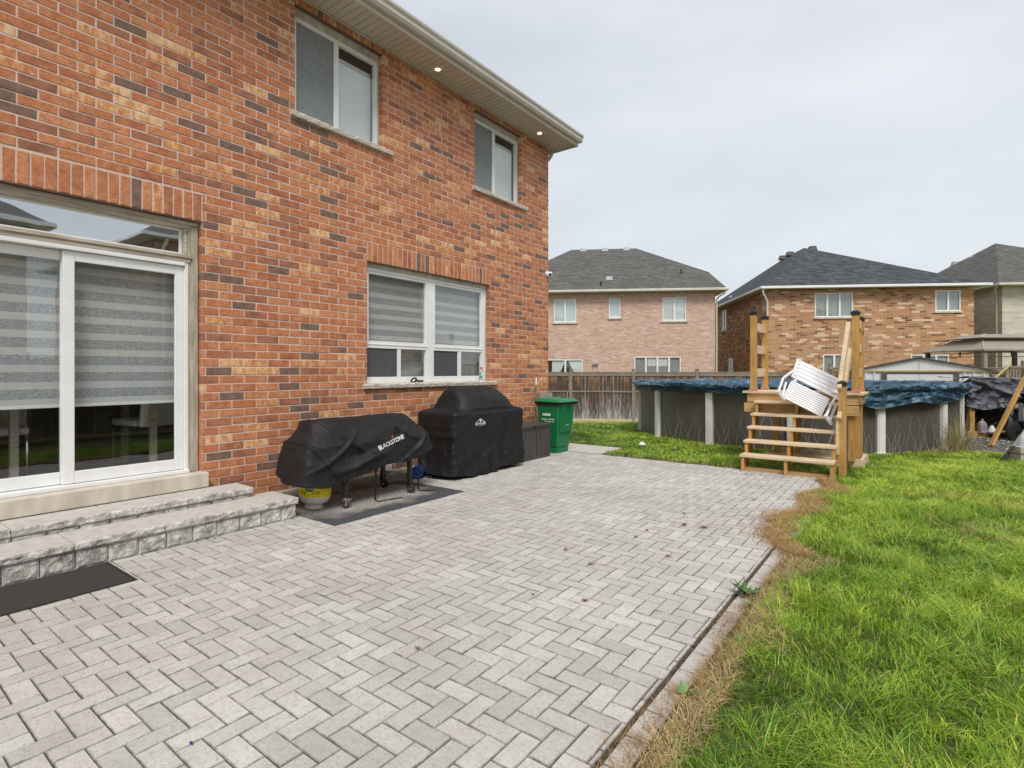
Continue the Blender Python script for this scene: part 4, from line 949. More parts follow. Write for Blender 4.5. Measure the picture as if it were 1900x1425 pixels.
for (a, b) in ((NL, FL), (NR, FR)):
    for zc in (2.22, 1.85, 1.46):
        xo = .0465+.019; sgn = 1 if a is NL else -1
        mb = MB(); mb.box(min(a[0], b[0])-.019, max(a[0], b[0])+.019, a[1]+.047, b[1]-.047, zc-.07, zc+.07); mb.build('guard_board', M['wl'], dk, .004)
mb = MB(); mb.bar((5.005, 9.60, 2.20), (4.955, 8.91, 1.22), .055, .095, up=(0, 0, 1)); mb.build('handrail', M['wl'], dk, .004)
mb = MB(); mb.bar((5.02, 9.60, 1.80), (4.955, 8.90, .80), .055, .095, up=(0, 0, 1)); mb.build('handrail', M['wl'], dk, .004)
mb = MB(); mb.bar((4.93, 8.93, .86), (4.93, 8.93, .30), .04, .06, up=(0, 1, 0)); mb.build('bracket_board', M['wl'], dk, .003)
mb = MB(); mb.box(5.155, 5.165, 9.57, 9.60, DZ-.16, DZ-.06); mb.build('gate_latch', M['zinc'], dk)
# --- white resin chair lying tipped on the stairs.  frame: a = along the width, b = up the back, c = along the seat
ch = empty('white_garden_chair', 'white slatted resin garden chair lying tipped over on the deck stairs', 'chair', (0, 0, 0))
R_ = Vector((.8, .6, 0)); U_ = Vector((0, 0, 1)); F_ = Vector((-.6, .8, 0)); PXM = .0083
def pix(px, py, d): return R_*px*PXM + U_*(-py)*PXM + F_*d*PXM
O_ = plan((1466-950)/1006*8.42, 8.42, 1.49-(702-688)/1006*8.42)     # hinge, left end
av = pix(86, 50, -34); bv_ = pix(52, -34, 72); cv = pix(-20, 27, -14)
aW = av.length; a_ = av.normalized(); b_ = (bv_ - a_*bv_.dot(a_)); bl = b_.length; b_.normalize(); c_ = (cv - a_*cv.dot(a_)); cl = c_.length; c_.normalize()
nb = a_.cross(b_).normalized(); nc = a_.cross(c_).normalized()
if nb.dot(F_) > 0: nb = -nb
if nc.dot(F_) > 0: nc = -nc
def slab(mb, o, u, v, n, lu, lv, t):
    p = [o, o+u*lu, o+u*lu+v*lv, o+v*lv]; mb.add([q for q in p]+[q+n*t for q in p], [(0,3,2,1),(4,5,6,7),(0,1,5,4),(1,2,6,5),(2,3,7,6),(3,0,4,7)])
nsl = 5
for k in range(nsl):                                                # wide rounded back slats, each stepped behind the next
    mb = MB(); lw_ = bl/nsl; o2 = O_ + b_*(k*lw_+.05)
    tilt = (b_*cos(radians(8)) + nb*sin(radians(8))).normalized(); tn = a_.cross(tilt).normalized(); tn = tn if tn.dot(nb) > 0 else -tn
    slab(mb, o2, a_, tilt, tn, aW*.94, lw_*.66, .022)
    mb.build('back_slat', M['white_plastic'], ch, .009, 3)
    mb = MB()
    for e in (.05, aW*.94-.05): mb.lathe([(.022, 0), (.020, .022), (.001, .028)], o2+a_*e+tilt*lw_*.4+tn*.022, tn, 14)
    mb.build('slat_knob', M['white_plastic'], ch)
mb = MB()
for e in (.06, aW*.88): slab(mb, O_+a_*e-nb*.03, a_, b_, nb, .045, bl, .03)
mb.build('back_rail', M['white_plastic'], ch, .004)
SL = .36
for k in range(9):
    mb = MB(); o2 = O_ + c_*(.03+k*SL/9) + a_*.04; slab(mb, o2, a_, c_, nc, aW*.66, SL/9-.007, .020)
    mb.build('seat_slat', M['white_plastic'], ch, .005)
mb = MB(); slab(mb, O_+c_*.03+a_*.03-nc*.014, a_, c_, nc, .04, SL, .012); slab(mb, O_+c_*.03+a_*(aW*.64)-nc*.014, a_, c_, nc, .04, SL, .012); mb.build('seat_rail', M['white_plastic'], ch, .003)
for pp in (((8, -13, 5), (-20, 1, -12), (-38, 24, -32)), ((72, 22, -40), (48, 40, -54), (26, 65, -70))):
    P3 = [O_+pix(*q_) for q_ in pp]; off = pix(9, 9, 4)
    mb = MB()
    for p, q in zip(P3[:-1], P3[1:]): mb.bar(p, q+(q-p).normalized()*.02, .030, .062, up=nb)
    mb.build('armrest', M['white_plastic'], ch, .008, 3)
    mb = MB(); mb.bar(P3[1]+off*.8, P3[2]+off, .030, .05, up=nc); mb.build('front_leg', M['white_plastic'], ch, .006)
    mb = MB(); mb.bar(P3[2]-off*.2, P3[2]+off*1.6, .05, .035, up=nc); mb.build('crossbar', M['white_plastic'], ch, .006)

# ================================================================ POOL
PC = (3.19, 14.5); PR = 3.34; PH = 1.15
pool = empty('above_ground_pool', 'round above-ground pool with dark taupe wall and pale uprights behind the deck', 'pool', (PC[0], PC[1], 0))
m, nt, p, out = newmat('taupe_pool_steel'); v = coords(nt)
cst = ramp(nt, noi(nt, coords(nt, (1, 1, 40)), 4, 4), [(.3, (.085,.076,.068)), (.7, (.115,.104,.093))]); nt.links.new(cst, p.inputs['Base Color']); p.inputs['Roughness'].default_value = .38
mb = MB(); n = 180; vs = []
for z in (-.25, PH):
    for i in range(n): t = 2*pi*i/n; vs.append((PR*cos(t), PR*sin(t), z))
mb.add(vs, [(i, (i+1) % n, n+(i+1) % n, n+i) for i in range(n)], 0, True)
r2 = random.Random(3)
SP = [random.Random(11+k) for k in range(2)]
def wave(mb, t0, seed, zt):                                         # one pale printed wavy line
    q = random.Random(seed); am = q.uniform(.035, .10); ph = q.uniform(0, 6.3); fr = q.uniform(5.0, 8.5); w0 = q.uniform(.003, .0062); sk = q.uniform(-.18, .18)
    vs = []; k = 26
    for i in range(k):
        f = i/(k-1); z = -.02+f*(zt+.02); t = t0 + (am*sin(ph+z*fr)*(1-.25*f) + sk*z)/PR; w = w0*(1-f*.75)/PR
        for s in (-1, 1): vs.append(((PR+.003)*cos(t+s*w), (PR+.003)*sin(t+s*w), z))
    mb.add(vs, [(2*i, 2*i+1, 2*i+3, 2*i+2) for i in range(k-1)], 1)
NP = 14; TH0 = math.atan2(*(lambda d: (d[1], d[0]))((0, 0))) if 0 else None
def ang_of(px, py):                                                 # direction from the pool centre of an upright seen there
    return math.atan2(py-PC[1], px-PC[0])
step = 2*pi/NP
posts = []
import itertools
for cand in (radians(-77.0),): base_ang = cand
for s in range(NP):
    for k in range(17):
        wave(mb, base_ang+s*step+.03+(step-.06)*(k+.5+.5*sin(k*7.3))/17.5, 100+k+(s % 3)*40, .34+.40*abs(sin(k*3.7+1)))
pw = mb.build('pool_wall', [M['tan_pool'] or m, simple('pale_print', (.46,.43,.39), None, 4, .5, 0)], pool, fix=False)
for s in range(NP):
    t = base_ang+s*step; ca, sa = cos(t), sin(t)
    Mx = Matrix.Translation((PR*ca, PR*sa, 0)) @ Matrix.Rotation(t, 4, 'Z')
    mb = MB(); mb.M = Mx; mb.box(-.01, .06, -.075, .075, -.2, PH-.08); mb.box(.0605, .072, -.055, .055, -.2, PH-.08); u = mb.build('upright', M['pool_post'], pool, .012)
    mb = MB(); mb.M = Mx; mb.prism([(.0, -.085, PH-.079), (.0, .085, PH-.079), (.0, .15, PH-.015), (.0, -.15, PH-.015)], (.085, 0, 0)); mb.build('post_cap', M['taupe_plastic'], u, .01)
    mb = MB(); mb.M = Mx; mb.box(-.02, .10, -.10, .10, -.25, .005); mb.build('foot', M['pool_post'], u, .005)
mb = MB(); vs = []
for (r, z) in ((PR-.10, PH-.013), (PR+.10, PH-.013), (PR+.10, PH+.02), (PR-.10, PH+.02)):
    for i in range(n): t = 2*pi*i/n; vs.append((r*cos(t), r*sin(t), z))
mb.add(vs, [(k*n+i, k*n+(i+1) % n, ((k+1) % 4)*n+(i+1) % n, ((k+1) % 4)*n+i) for k in range(4) for i in range(n)], 0, True)
mb.build('top_rail', M['taupe_plastic'], pool)
# tarp: rolled hem and a wrinkled skirt over the rail
m, nt, p, out = newmat('blue_tarpaulin'); v = coords(nt)
cst = ramp(nt, noi(nt, v, 3.5, 6, .7), [(.38, (.012,.038,.072)), (.56, (.038,.105,.175)), (.70, (.24,.36,.46))]); nt.links.new(cst, p.inputs['Base Color']); p.inputs['Roughness'].default_value = .36; bump(nt, p, noi(nt, coords(nt, (1, 1, 3)), 9, 8, .72), .7, .03)
mb = MB(); n = 1800; prof = 34; vs = []
def nz1(t, s, sd): return noise.noise(Vector((cos(t)*s, sin(t)*s, sd)))
def rdg(x, y, z, pw): return (1-abs(noise.noise(Vector((x, y, z)))))**pw
for i in range(n):
    t = 2*pi*i/n; al = t*PR
    right = math.exp(-((((math.degrees(t)+48+540) % 360)-180)/27)**2)   # deeper drape on the right-hand front
    drop = .10+.05*nz1(t, 7, 1)+right*(.10+.13*abs(sin(t*6.6+.9)))
    drop = max(.045, drop); rad = .062+.016*nz1(t, 5, 7)+.02*nz1(t, 16, 2); droop = .025*nz1(t, 4, 9)
    for k in range(prof):
        f = k/(prof-1)
        if f < .2: r = PR-1.1+.95*(f/.2); z = PH-.13+.09*(f/.2)**2 + .04*nz1(t, 6+4*f, 3)
        elif f < .42:                                               # inner roll
            a = (f-.2)/.22*pi; r = PR-.06-.095*cos(a); z = PH+.035+rad*.85*sin(a)+droop
        elif f < .72:                                               # outer roll over the rail
            a = (f-.42)/.30*pi*1.12; r = PR+.115-.085*cos(a); z = PH+.012+rad*1.05*sin(a)+droop
        else:
            g_ = (f-.72)/.28; r = PR+.165+.035*noise.noise(Vector((cos(t)*16, sin(t)*16, g_*1.2)))*(.3+g_)-.05*g_; z = PH-.005-drop*g_
        w = .050*(rdg(al*.9, z*9, f*2, 5)-.35) + .034*(rdg(al*2.6+z*7, f*6, 3, 4)-.4) + .018*(rdg(al*7-z*14, f*9, 7, 3)-.45)
        w *= (.3 if f < .2 else 1.0)
        vs.append(((r+w)*cos(t), (r+w)*sin(t), z+w*(.7 if .2 < f < .72 else .0)))
fs = [(i*prof+k, ((i+1) % n)*prof+k, ((i+1) % n)*prof+k+1, i*prof+k+1) for i in range(n) for k in range(prof-1)]
inner = len(vs); vs.append((0, 0, PH-.30)); fs += [(((i+1) % n)*prof, i*prof, inner) for i in range(n)]
mb.add([(x+PC[0], y+PC[1], z) for x, y, z in vs], fs, 0, True)
tp = mb.build('pool_tarp', m, None, fix=False); tag(tp, 'crumpled blue tarpaulin rolled over the rim of the round pool', 'tarp')
# ================================================================ BACK FENCE
C6, S6 = cos(radians(6)), sin(radians(6))
RZ = math.atan2(.6, .8) - radians(6)
def gz(x, y):                                                      # lawn height: level, then falling towards the back fence
    Z = -.6*(x-CAMX)+.8*y
    f = max(0, min(1, (Z-14.6)/6.5)); return -.50*f*f*(3-2*f)
def fence(origin, s0, s1, rz, zb, zt, label, sp=2.40, posts_at=None, group=None):
    fe = empty('wooden_fence', label, 'fence', origin, rz, group)
    v, f, c = [], [], []; q = random.Random(9)
    def bx(mbx, *b): mbx.box(*b)
    mb = MB(); x = s0; cols = []
    while x < s1:
        w = .138; g = q.uniform(.002, .008) if q.random() < .86 else .02
        z1 = zt-.11+q.uniform(-.01, .0); dy = q.uniform(-.004, .004)
        mb.box(x, x+w-g, -.009+dy, .009+dy, zb+.10, z1); cols += [(q.random(), q.random(), 0, 1)]*6; x += .138
    o = mb.build('fence_boards', M['fence'], fe, fix=False)
    at = o.data.attributes.new('bc', 'FLOAT_COLOR', 'FACE'); at.data.foreach_set('color', np.array(cols, dtype=np.float32).ravel())
    k = s0-.07
    ps = []
    while k < s1+.1: ps.append(k); k += sp
    for i, k in enumerate(ps):
        mb = MB(); mb.box(k-.055, k+.055, -.055, .055, zb-.1, zt+.11); mb.build('fence_post', M['wg'], fe, .004)
        mb = MB(); mb.box(k-.075, k+.075, -.075, .075, zt+.111, zt+.135); mb.build('post_top', M['wg'], fe, .004)
        if k+sp <= s1+.1+sp:
            e = min(k+sp-.056, s1)
            mb = MB(); mb.box(k+.056, e, -.045, .035, zt-.02, zt+.018); mb.box(k+.056, e, -.032, -.0125, zt-.145, zt-.0205); mb.build('top_rail', M['wgh'], fe, .003)
            mb = MB(); mb.box(k+.056, e, -.04, -.0135, zb+(zt-zb)*.60, zb+(zt-zb)*.60+.06); mb.build('middle_rail', M['wgh'], fe, .003)
            mb = MB(); mb.box(k+.056, e, -.04, -.0135, zb+.02, zb+.13); mb.build('bottom_rail', M['wl'], fe, .003)
    return fe
FO = plan(2.31-2.41*C6*3+.0, 21.3+2.41*S6*3)                        # third post left of the one beside the house corner
fence(FO, .07, 7*2.41, RZ, -.52, 1.43, 'dark weathered board fence behind the lawn and pool', 2.41)
FR_ = FO + Vector((cos(RZ), sin(RZ), 0))*(7*2.41+.02)
fence(FR_, .07, 9.6, RZ, -.50, 1.60, 'grey board fence right of the metal shed', 2.41)
# side fence and neighbour across the yard, behind the photographer (seen in the glass)
fence((8.75, -9.0, 0), 0, 26.6, radians(90), -.02, 1.75, 'weathered board fence along the near side of the yard behind the camera', 2.41)

# ================================================================ NEIGHBOUR HOUSES
def win_rects(par, a, b, z0, z1, cuts, m_in, sill=True, y=0.0, side=None, fw=.055, label=None):
    """window on the local front wall y = 0 (or on x = side)"""
    w = empty('window', None, None); w.parent = par
    if side is None: T = lambda u0, u1, d0, d1, c, d: (u0, u1, y+d0, y+d1, c, d)
    else: T = lambda u0, u1, d0, d1, c, d: (side+d0, side+d1, u0, u1, c, d)
    mb = MB()
    for r in ((a, a+fw, -.02, .04, z0, z1), (b-fw, b, -.02, .04, z0, z1), (a+fw, b-fw, -.02, .04, z0, z0+fw), (a+fw, b-fw, -.02, .04, z1-fw, z1)): mb.box(*T(*r))
    for c in cuts: mb.box(*T(c-.05, c+.05, -.025, .035, z0+fw, z1-fw))
    mb.build('frame', M['vinyl'], w, .006)
    e = [a+fw]+[q for c in cuts for q in (c-.05, c+.05)]+[b-fw]
    for i in range(0, len(e), 2):
        mb = MB(); mb.box(*T(e[i], e[i+1], .012, .018, z0+fw, z1-fw)); mb.build('pane', M['glass'], w)
    mb = MB(); mb.box(*T(a+fw, b-fw, .06, .07, z0+fw, z1-fw)); mb.build('blind', m_in, w)
    if sill:
        mb = MB(); mb.box(*T(a-.08, b+.08, -.07, .02, z0-.09, z0-.002)); mb.build('sill', M['concrete'], w, .006)
    return w
def header(mb, a, b, z, h=.22):
    x = a
    while x < b-.04: mb.box(x+.006, x+.076, -.008, .01, z, z+h); x += .084
# pink house
pk = empty('brick_house', 'pale pink brick house with grey hip roof behind the back fence', 'house', plan(11.17, 29.8), RZ)
def walls(par, x0, x1, y0, y1, z1, m, holes=()):
    mb = MB(); rects = [(x0, x1, -.8, z1)]
    for h in holes: rects = clip(rects, h)
    for r in rects: mb.box(r[0], r[1], y0, y0+.25, r[2], r[3])
    mb.box(x0, x0+.25, y0+.251, y1-.251, -.8, z1); mb.box(x1-.25, x1, y0+.251, y1-.251, -.8, z1); mb.box(x0, x1, y1-.25, y1, -.8, z1)
    return mb.build('wall', m, par, fix=False)
PW = [(-8.84,-7.59,4.23,5.52), (-5.76,-5.14,4.46,5.53), (-2.84,-1.56,4.26,5.56), (-9.3,-7.23,.2,2.13), (-4.37,-1.85,.9,2.27)]
walls(pk, -12.6, 0, 0, 11, 5.86, M['pinkbrick'], PW)
win_rects(pk, *PW[0], [-8.21], M['curtain']); win_rects(pk, *PW[1], [], M['curtain']); win_rects(pk, *PW[2], [-2.2], M['curtain_w'])
win_rects(pk, *PW[4], [-3.74, -3.11, -2.48], M['greyblind'])
w = win_rects(pk, *PW[3], [-8.2], M['dark'], False)
for s, x0 in ((1, -8.95), (-1, -7.28)):
    mb = MB(); mb.prism([(x0-.0*s, .055, 2.05), (x0+.75*s, .055, 2.05), (x0+.45*s, .055, 1.4), (x0, .055, .9)], (0, .004, 0)); mb.build('curtain', M['curtain_w'], w)
for x in (-3.4, -2.8):
    mb = MB(); mb.box(x-.24, x+.24, .05, .056, 1.75, 2.2); mb.build('roller_blind', M['curtain_w'], pk)
mb = MB()
for a, b, c, d in PW[3:]: header(mb, a-.05, b+.05, d+.02)
mb.build('window_header', M['pinkbrick'], pk)
def hiproof(par, polys, m):
    vs, fs = polys; mb = MB(); mb.add(vs, fs); return mb.build('roof', m, par)
ze = 5.97
hiproof(pk, ([(-13.05,-.45,ze), (.5,-.45,ze), (.05,1.65,7.22), (-3.62,5.5,9.54), (-7.84,5.5,9.54), (.5,11.45,ze), (.05,9.35,7.22), (-13.05,11.45,ze)],
              [(0,1,2,3,4), (1,5,6,2), (2,6,3), (5,7,4,3,6), (7,0,4), (7,5,1,0)]), M['roof_g'])
def eave(par, x0, x1, y0, y1, z, m=None):
    m = m or M['alu_l']; mb = MB()
    mb.box(x0-.08, x1+.08, y0-.10, y0, z-.12, z+.005); mb.box(x1, x1+.10, y0+.001, y1, z-.12, z+.005); mb.box(x0-.10, x0, y0+.001, y1, z-.12, z+.005)
    mb.build('gutter', m, par, .015)
    mb = MB(); mb.box(x0+.001, x1-.001, y0+.001, y0+.44, z-.12, z-.10); mb.box(x0+.001, x0+.44, y0+.441, y1, z-.12, z-.10); mb.box(x1-.44, x1-.001, y0+.441, y1, z-.12, z-.10); mb.build('soffit', M['alu'], par)
eave(pk, -13.05, .5, -.45, 11.4, 5.98)
for x, y, z in ((-7.06, 5.42, 9.47), (-5.65, 5.35, 9.43), (-4.25, 5.38, 9.45), (-5.69, .95, 6.80)):
    mb = MB(); taper(mb, x-.22, x+.22, y-.2, y+.2, z-.1, x-.17, x+.17, y-.15, y+.12, z+.13); mb.build('roof_vent', M['galv'], pk, .02)
for x, y, z in ((-6.21, .08, 6.25), (-1.52, 1.5, 7.1)):
    mb = MB(); mb.tube([(x, y, z-.1), (x, y, z+.28)], .05, 10); mb.build('vent_pipe', M['blackmetal'], pk)
mb = MB(); mb.tube([(.42, -.40, 5.84), (.40, -.38, 5.7), (.15, -.2, 5.55), (.06, -.06, 5.4), (.06, -.06, -.5)], .045, 8); mb.build('downspout', M['alu'], pk)
mb = MB(); mb.lathe([(.12, 0), (.12, .06), (.05, .08)], (-6.55, -.001, 1.93), (0, -1, 0), 14); mb.tube([(-6.62, -.08, 1.9), (-6.62, -.2, 1.84)], .06, 10); mb.tube([(-6.42, -.08, 1.9), (-6.42, -.2, 1.84)], .06, 10); mb.build('floodlight', M['galv'], pk)
# mixed brick house
mh = empty('brick_house', 'mixed orange-brown brick house with charcoal roof and white gutter, behind the deck and shed', 'house', plan(13.69, 29.0), RZ)
QW = [(2.38,4.27,4.33,5.61), (8.31,9.52,4.58,5.66), (2.79,4.0,1.0,2.35), (7.13,8.96,.9,2.33)]
walls(mh, 0, 10.17, 0, 14, 5.80, M['redbrick'], QW)
win_rects(mh, *QW[0], [3.0, 3.62], M['greyblind']); win_rects(mh, *QW[1], [8.93], M['greyblind']); win_rects(mh, *QW[2], [3.35], M['greyblind']); win_rects(mh, *QW[3], [7.75, 8.35], M['greyblind'])
for (a, b, c, d) in ((7.6, 8.7, 4.25, 5.66), (6.15, 7.15, 1.1, 2.3)): win_rects(mh, a, b, c, d, [(a+b)/2], M['curtain'], True, side=-.03)
mb = MB()
for a, b, c, d in QW[2:]: header(mb, a-.1, b+.1, d+.02, .26)
mb.build('window_header', M['redbrick'], mh)
hiproof(mh, ([(-.45,-.45,5.93), (10.6,-.45,5.93), (4.3,6,9.32), (10.6,14.45,5.93), (-.45,14.45,5.93), (4.3,9,9.32)], [(0,1,2), (1,3,5,2), (3,4,5), (4,0,2,5), (4,3,1,0)]), M['roof_b'])
eave(mh, -.45, 10.6, -.45, 14.4, 5.94, M['vinyl'])
mb = MB(); mb.tube([(-.38, -.42, 5.82), (-.38, -.38, 5.62), (-.15, -.15, 5.35), (-.06, -.07, 5.2), (-.06, -.07, -.5)], .05, 10); mb.build('downspout', M['vinyl'], mh)
for x, y, z in ((4.75, 5.9, 9.1), (3.9, 7.2, 9.05), (3.9, 8.4, 9.05)):
    mb = MB(); taper(mb, x-.24, x+.24, y-.22, y+.22, z, x-.18, x+.18, y-.16, y+.14, z+.28); mb.build('roof_vent', M['bronze'], mh, .02)
mb = MB(); taper(mb, .25, .75, 7.9, 8.3, 6.25, .3, .7, 7.95, 8.25, 6.6); mb.build('roof_vent', M['galv'], mh, .02)
# pale house
lh = empty('brick_house', 'pale grey-beige brick house at the right edge with grey hip roof', 'house', plan(25.86, 28.6), RZ)
walls(lh, 0, 10, 0, 12, 5.95, M['palebrick'], [(4.5, 6.5, 4.3, 5.6)])
win_rects(lh, 4.5, 6.5, 4.3, 5.6, [5.5], M['greyblind'])
hiproof(lh, ([(-.5,-.5,6.05), (10.5,-.5,6.05), (3.27,5,9.3), (10.5,12.5,6.05), (-.5,12.5,6.05), (4.2,7,9.3)], [(0,1,2), (1,3,5,2), (3,4,5), (4,0,2,5), (4,3,1,0)]), M['roof_g'])
eave(lh, -.5, 10.5, -.5, 12.4, 6.06)
mb = MB(); mb.tube([(-.45, -.3, 5.95), (-.3, .1, 5.75), (-.06, .3, 5.5), (-.06, .3, -.5)], .055, 10); mb.build('downspout', M['alu_l'], lh)
for x, y, z in ((3.9, 5.3, 8.95), (2.7, 6.0, 8.45), (2.6, 7.4, 8.4)):
    mb = MB(); taper(mb, x-.24, x+.24, y-.22, y+.22, z, x-.18, x+.18, y-.16, y+.14, z+.28); mb.build('roof_vent', M['galv'], lh, .02)
# two houses across the yard behind the camera (mirrored in the patio door)
for (ox, oy, lab) in ((13.9, 19.0, 'red brick house behind the camera, the right of two mirrored in the patio door glass'), (15.2, 4.3, 'red brick house behind the camera, the left of two mirrored in the patio door glass')):
    rh = empty('brick_house', lab, 'house', (ox, oy, 0), radians(-90))
    HW = [(3, 4.6, 4.2, 5.5), (7.6, 9.2, 4.2, 5.5), (6.5, 8.8, .9, 2.4)]
    walls(rh, 0, 11.8, 0, 11, 5.8, M['redbrick'], HW)
    for q in HW: win_rects(rh, *q, [(q[0]+q[1])/2], M['curtain_w'])
    hiproof(rh, ([(-.5,-.5,5.9), (12.3,-.5,5.9), (12.3,11.5,5.9), (-.5,11.5,5.9), (4.5,5.5,9.4), (7.3,5.5,9.4)], [(0,1,5,4), (1,2,5), (2,3,4,5), (3,0,4), (3,2,1,0)]), M['roof_g'])
    eave(rh, -.5, 12.3, -.5, 11.4, 5.92, M['vinyl'])
    mb = MB(); mb.tube([(11.6, -.42, 5.8), (11.6, -.06, 5.4), (11.6, -.06, .0)], .05, 8); mb.build('downspout', M['vinyl'], rh)
# ================================================================ SHED, GAZEBO, NEIGHBOUR DECK
sh = empty('metal_shed', 'off-white metal garden shed with dark door posts behind the right side of the pool', 'shed', (4.40, 18.8, -.08), 0)
SW, EZ, RZD = 2.92, 1.54, 1.94
mb = MB(); mb.box(0, SW, .03, 3.0, 0, EZ); x = .0
while x < SW-.05:
    if not (.55 < x+.1 < 2.38): mb.box(x+.01, x+.04, .0, .0295, 0, EZ-.002)
    x += .20
mb.build('wall', M['shed'], sh, .004)
mb = MB(); mb.prism([(-.04, .01, EZ+.045), (SW+.04, .01, EZ+.045), (SW/2, .01, RZD-.03)], (0, 3.0, 0)); mb.build('gable', M['shed'], sh)
B('gable_seam', M['ochre'], sh, (SW/2-.008, SW/2+.008, .004, .0095, EZ+.045, RZD-.06)); B('eave_strip', M['ochre'], sh, (-.05, SW+.05, -.01, .03, EZ+.0, EZ+.044))
mb = MB(); mb.prism([(-.16, -.05, EZ+.02), (SW/2, -.05, RZD-.02), (SW/2, -.05, RZD+.02), (-.16, -.05, EZ+.05)], (0, 3.1, 0)); mb.prism([(SW+.16, -.05, EZ+.02), (SW/2, -.05, RZD-.02), (SW/2, -.05, RZD+.02), (SW+.16, -.05, EZ+.05)], (0, 3.1, 0)); mb.build('roof', M['shed_dk'], sh)
B('door_frame', M['shed_dk'], sh, (.60, .72, -.02, .029, 0, EZ-.003), (2.20, 2.32, -.02, .029, 0, EZ-.003), (.721, 2.199, -.02, .029, EZ-.05, EZ-.003))
B('door', M['shed'], sh, (.725, 1.455, -.005, .028, .02, EZ-.055), (1.465, 2.195, -.005, .028, .02, EZ-.055))
gzb = empty('gazebo', 'taupe two-tier canopy gazebo beyond the fence at the right edge', 'gazebo', plan(.8715*22, 22.0, 0), RZ+radians(6))
GW, GD, gze = 4.0, 3.0, 2.36
Yc = (GW/2, GD/2)
mb = MB(); t0 = (1.0, .8, 2.86)
vs = [(-.15,-.15,gze), (GW+.15,-.15,gze), (GW+.15,GD+.15,gze), (-.15,GD+.15,gze), (.55,.75,2.82), (GW-1.05,.75,2.82), (GW-1.05,GD-.75,2.82), (.55,GD-.75,2.82)]
mb.add(vs, [(0,1,5,4), (1,2,6,5), (2,3,7,6), (3,0,4,7)]); mb.box(-.15, GW+.15, -.15, -.14, gze-.06, gze-.001); mb.box(-.15, -.14, -.139, GD+.15, gze-.06, gze-.001)
mb.build('canopy', M['gazebo'], gzb, fix=False)
mb = MB(); vs = [(.20,.42,2.87), (GW-.9,.42,2.87), (GW-.9,GD-.45,2.87), (.20,GD-.45,2.87), (1.05,1.2,3.06), (GW-1.6,1.2,3.06), (GW-1.6,GD-1.1,3.06), (1.05,GD-1.1,3.06)]
mb.add(vs, [(0,1,5,4), (1,2,6,5), (2,3,7,6), (3,0,4,7), (4,5,6,7)]); mb.build('top_tier', M['gazebo'], gzb, fix=False)
mb = MB(); mb.tube([(-.15, -.15, gze+.01), (.55, .75, 2.83)], .02, 6); mb.tube([(.20, .42, 2.88), (1.05, 1.2, 3.07)], .02, 6); mb.build('seam', M['gazebo_l'], gzb)
for x, y in ((0, 0), (GW, 0), (0, GD), (GW, GD), (1.1, 0), (.0, 1.2)):
    mb = MB(); mb.box(x-.07, x+.07, y-.07, y+.07, -.5, gze-.01) if (x in (0, GW) and y in (0, GD)) else mb.box(x-.02, x+.02, y-.02, y+.02, 2.06, gze-.01)
    mb.build('post' if x in (0, GW) and y in (0, GD) else 'strut', M['gazebo'] if (x, y) == (0, 0) else M['bronze'], gzb)
B('header_rail', M['bronze'], gzb, (.08, GW, -.02, .02, 2.22, 2.25), (.08, GW, -.02, .02, 2.06, 2.085), (-.02, .02, .08, GD, 2.22, 2.25), (-.02, .02, .08, GD, 2.06, 2.085))
nd = empty('neighbour_deck', 'weathered grey deck corner with yellow diagonal brace at the right edge', 'deck', plan(.912*19.0, 19.0, -.4), RZ)
for x in (.0, .55, 1.2, 1.9):
    mb = MB(); mb.box(x-.05, x+.05, -.05, .05, 0, 2.25 if x > .4 else 2.0); mb.build('post', M['wg'], nd, .004)
B('rail', M['wgh'], nd, (-.06, 2.0, -.07, -.051, 2.0, 2.06), (-.06, 2.0, -.075, -.0515, 1.5, 1.64), (-.1, 2.0, -.1, 1.2, 1.38, 1.42), (.5, 2.0, -.09, -.076, 1.8, 1.98))
for x in [0.1*i for i in range(1, 19)]:
    if abs(x-.55) > .07 and abs(x-1.2) > .07: mb = MB(); mb.box(x-.02, x+.02, -.03, .0, 1.65, 1.99); mb.build('baluster', M['wg'], nd)
mb = MB(); mb.bar((-.55, -.12, 1.55), (.05, -.12, 2.12), .03, .09, up=(0, 1, 0)); mb.build('brace', M['ochre'], nd)
t = empty('planter_box', 'low pale wooden box on the fence line above the tarp', 'planter', plan(.886*19.2, 19.2, 1.05), RZ)
B('side_board', M['wgh'], t, (0, .43, 0, .02, .1, .32), (0, .02, .021, .4, .1, .32), (.44, .66, 0, .02, .08, .22)); B('inner', M['wg'], t, (.0, .66, .022, .4, -.6, .09))

# ================================================================ WORKBENCH AND CLUTTER AT THE RIGHT
KZ = 12.1; RK = math.atan2(.6, .8)
wb = empty('work_bench', 'rough wooden shelf bench half covered by a tarp at the right edge of the lawn', 'bench', plan(10.2, KZ, 0), RK)
for lx, ly in ((.02, 0), (1.42, 0), (.02, .7), (1.42, .7)): B('leg', M['wz'], wb, (lx, lx+.11, ly, ly+.09, .11, .66), bevel=.004)
B('lower_board', M['wx'], wb, (-.04, .42, -.02, .02, .0, .14), (.9, 1.5, -.02, .02, .0, .14), (-.02, 1.55, .021, .75, .08, .11), bevel=.004)
B('upper_board', M['wx'], wb, (-.02, 1.6, -.02, .02, .665, .77), (-.02, 1.6, .021, .8, .74, .77), bevel=.004)
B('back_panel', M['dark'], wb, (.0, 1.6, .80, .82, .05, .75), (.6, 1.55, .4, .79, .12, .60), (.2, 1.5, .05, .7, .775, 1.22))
m, nt, p, out = newmat('grey_plastic_tarp'); v = coords(nt)
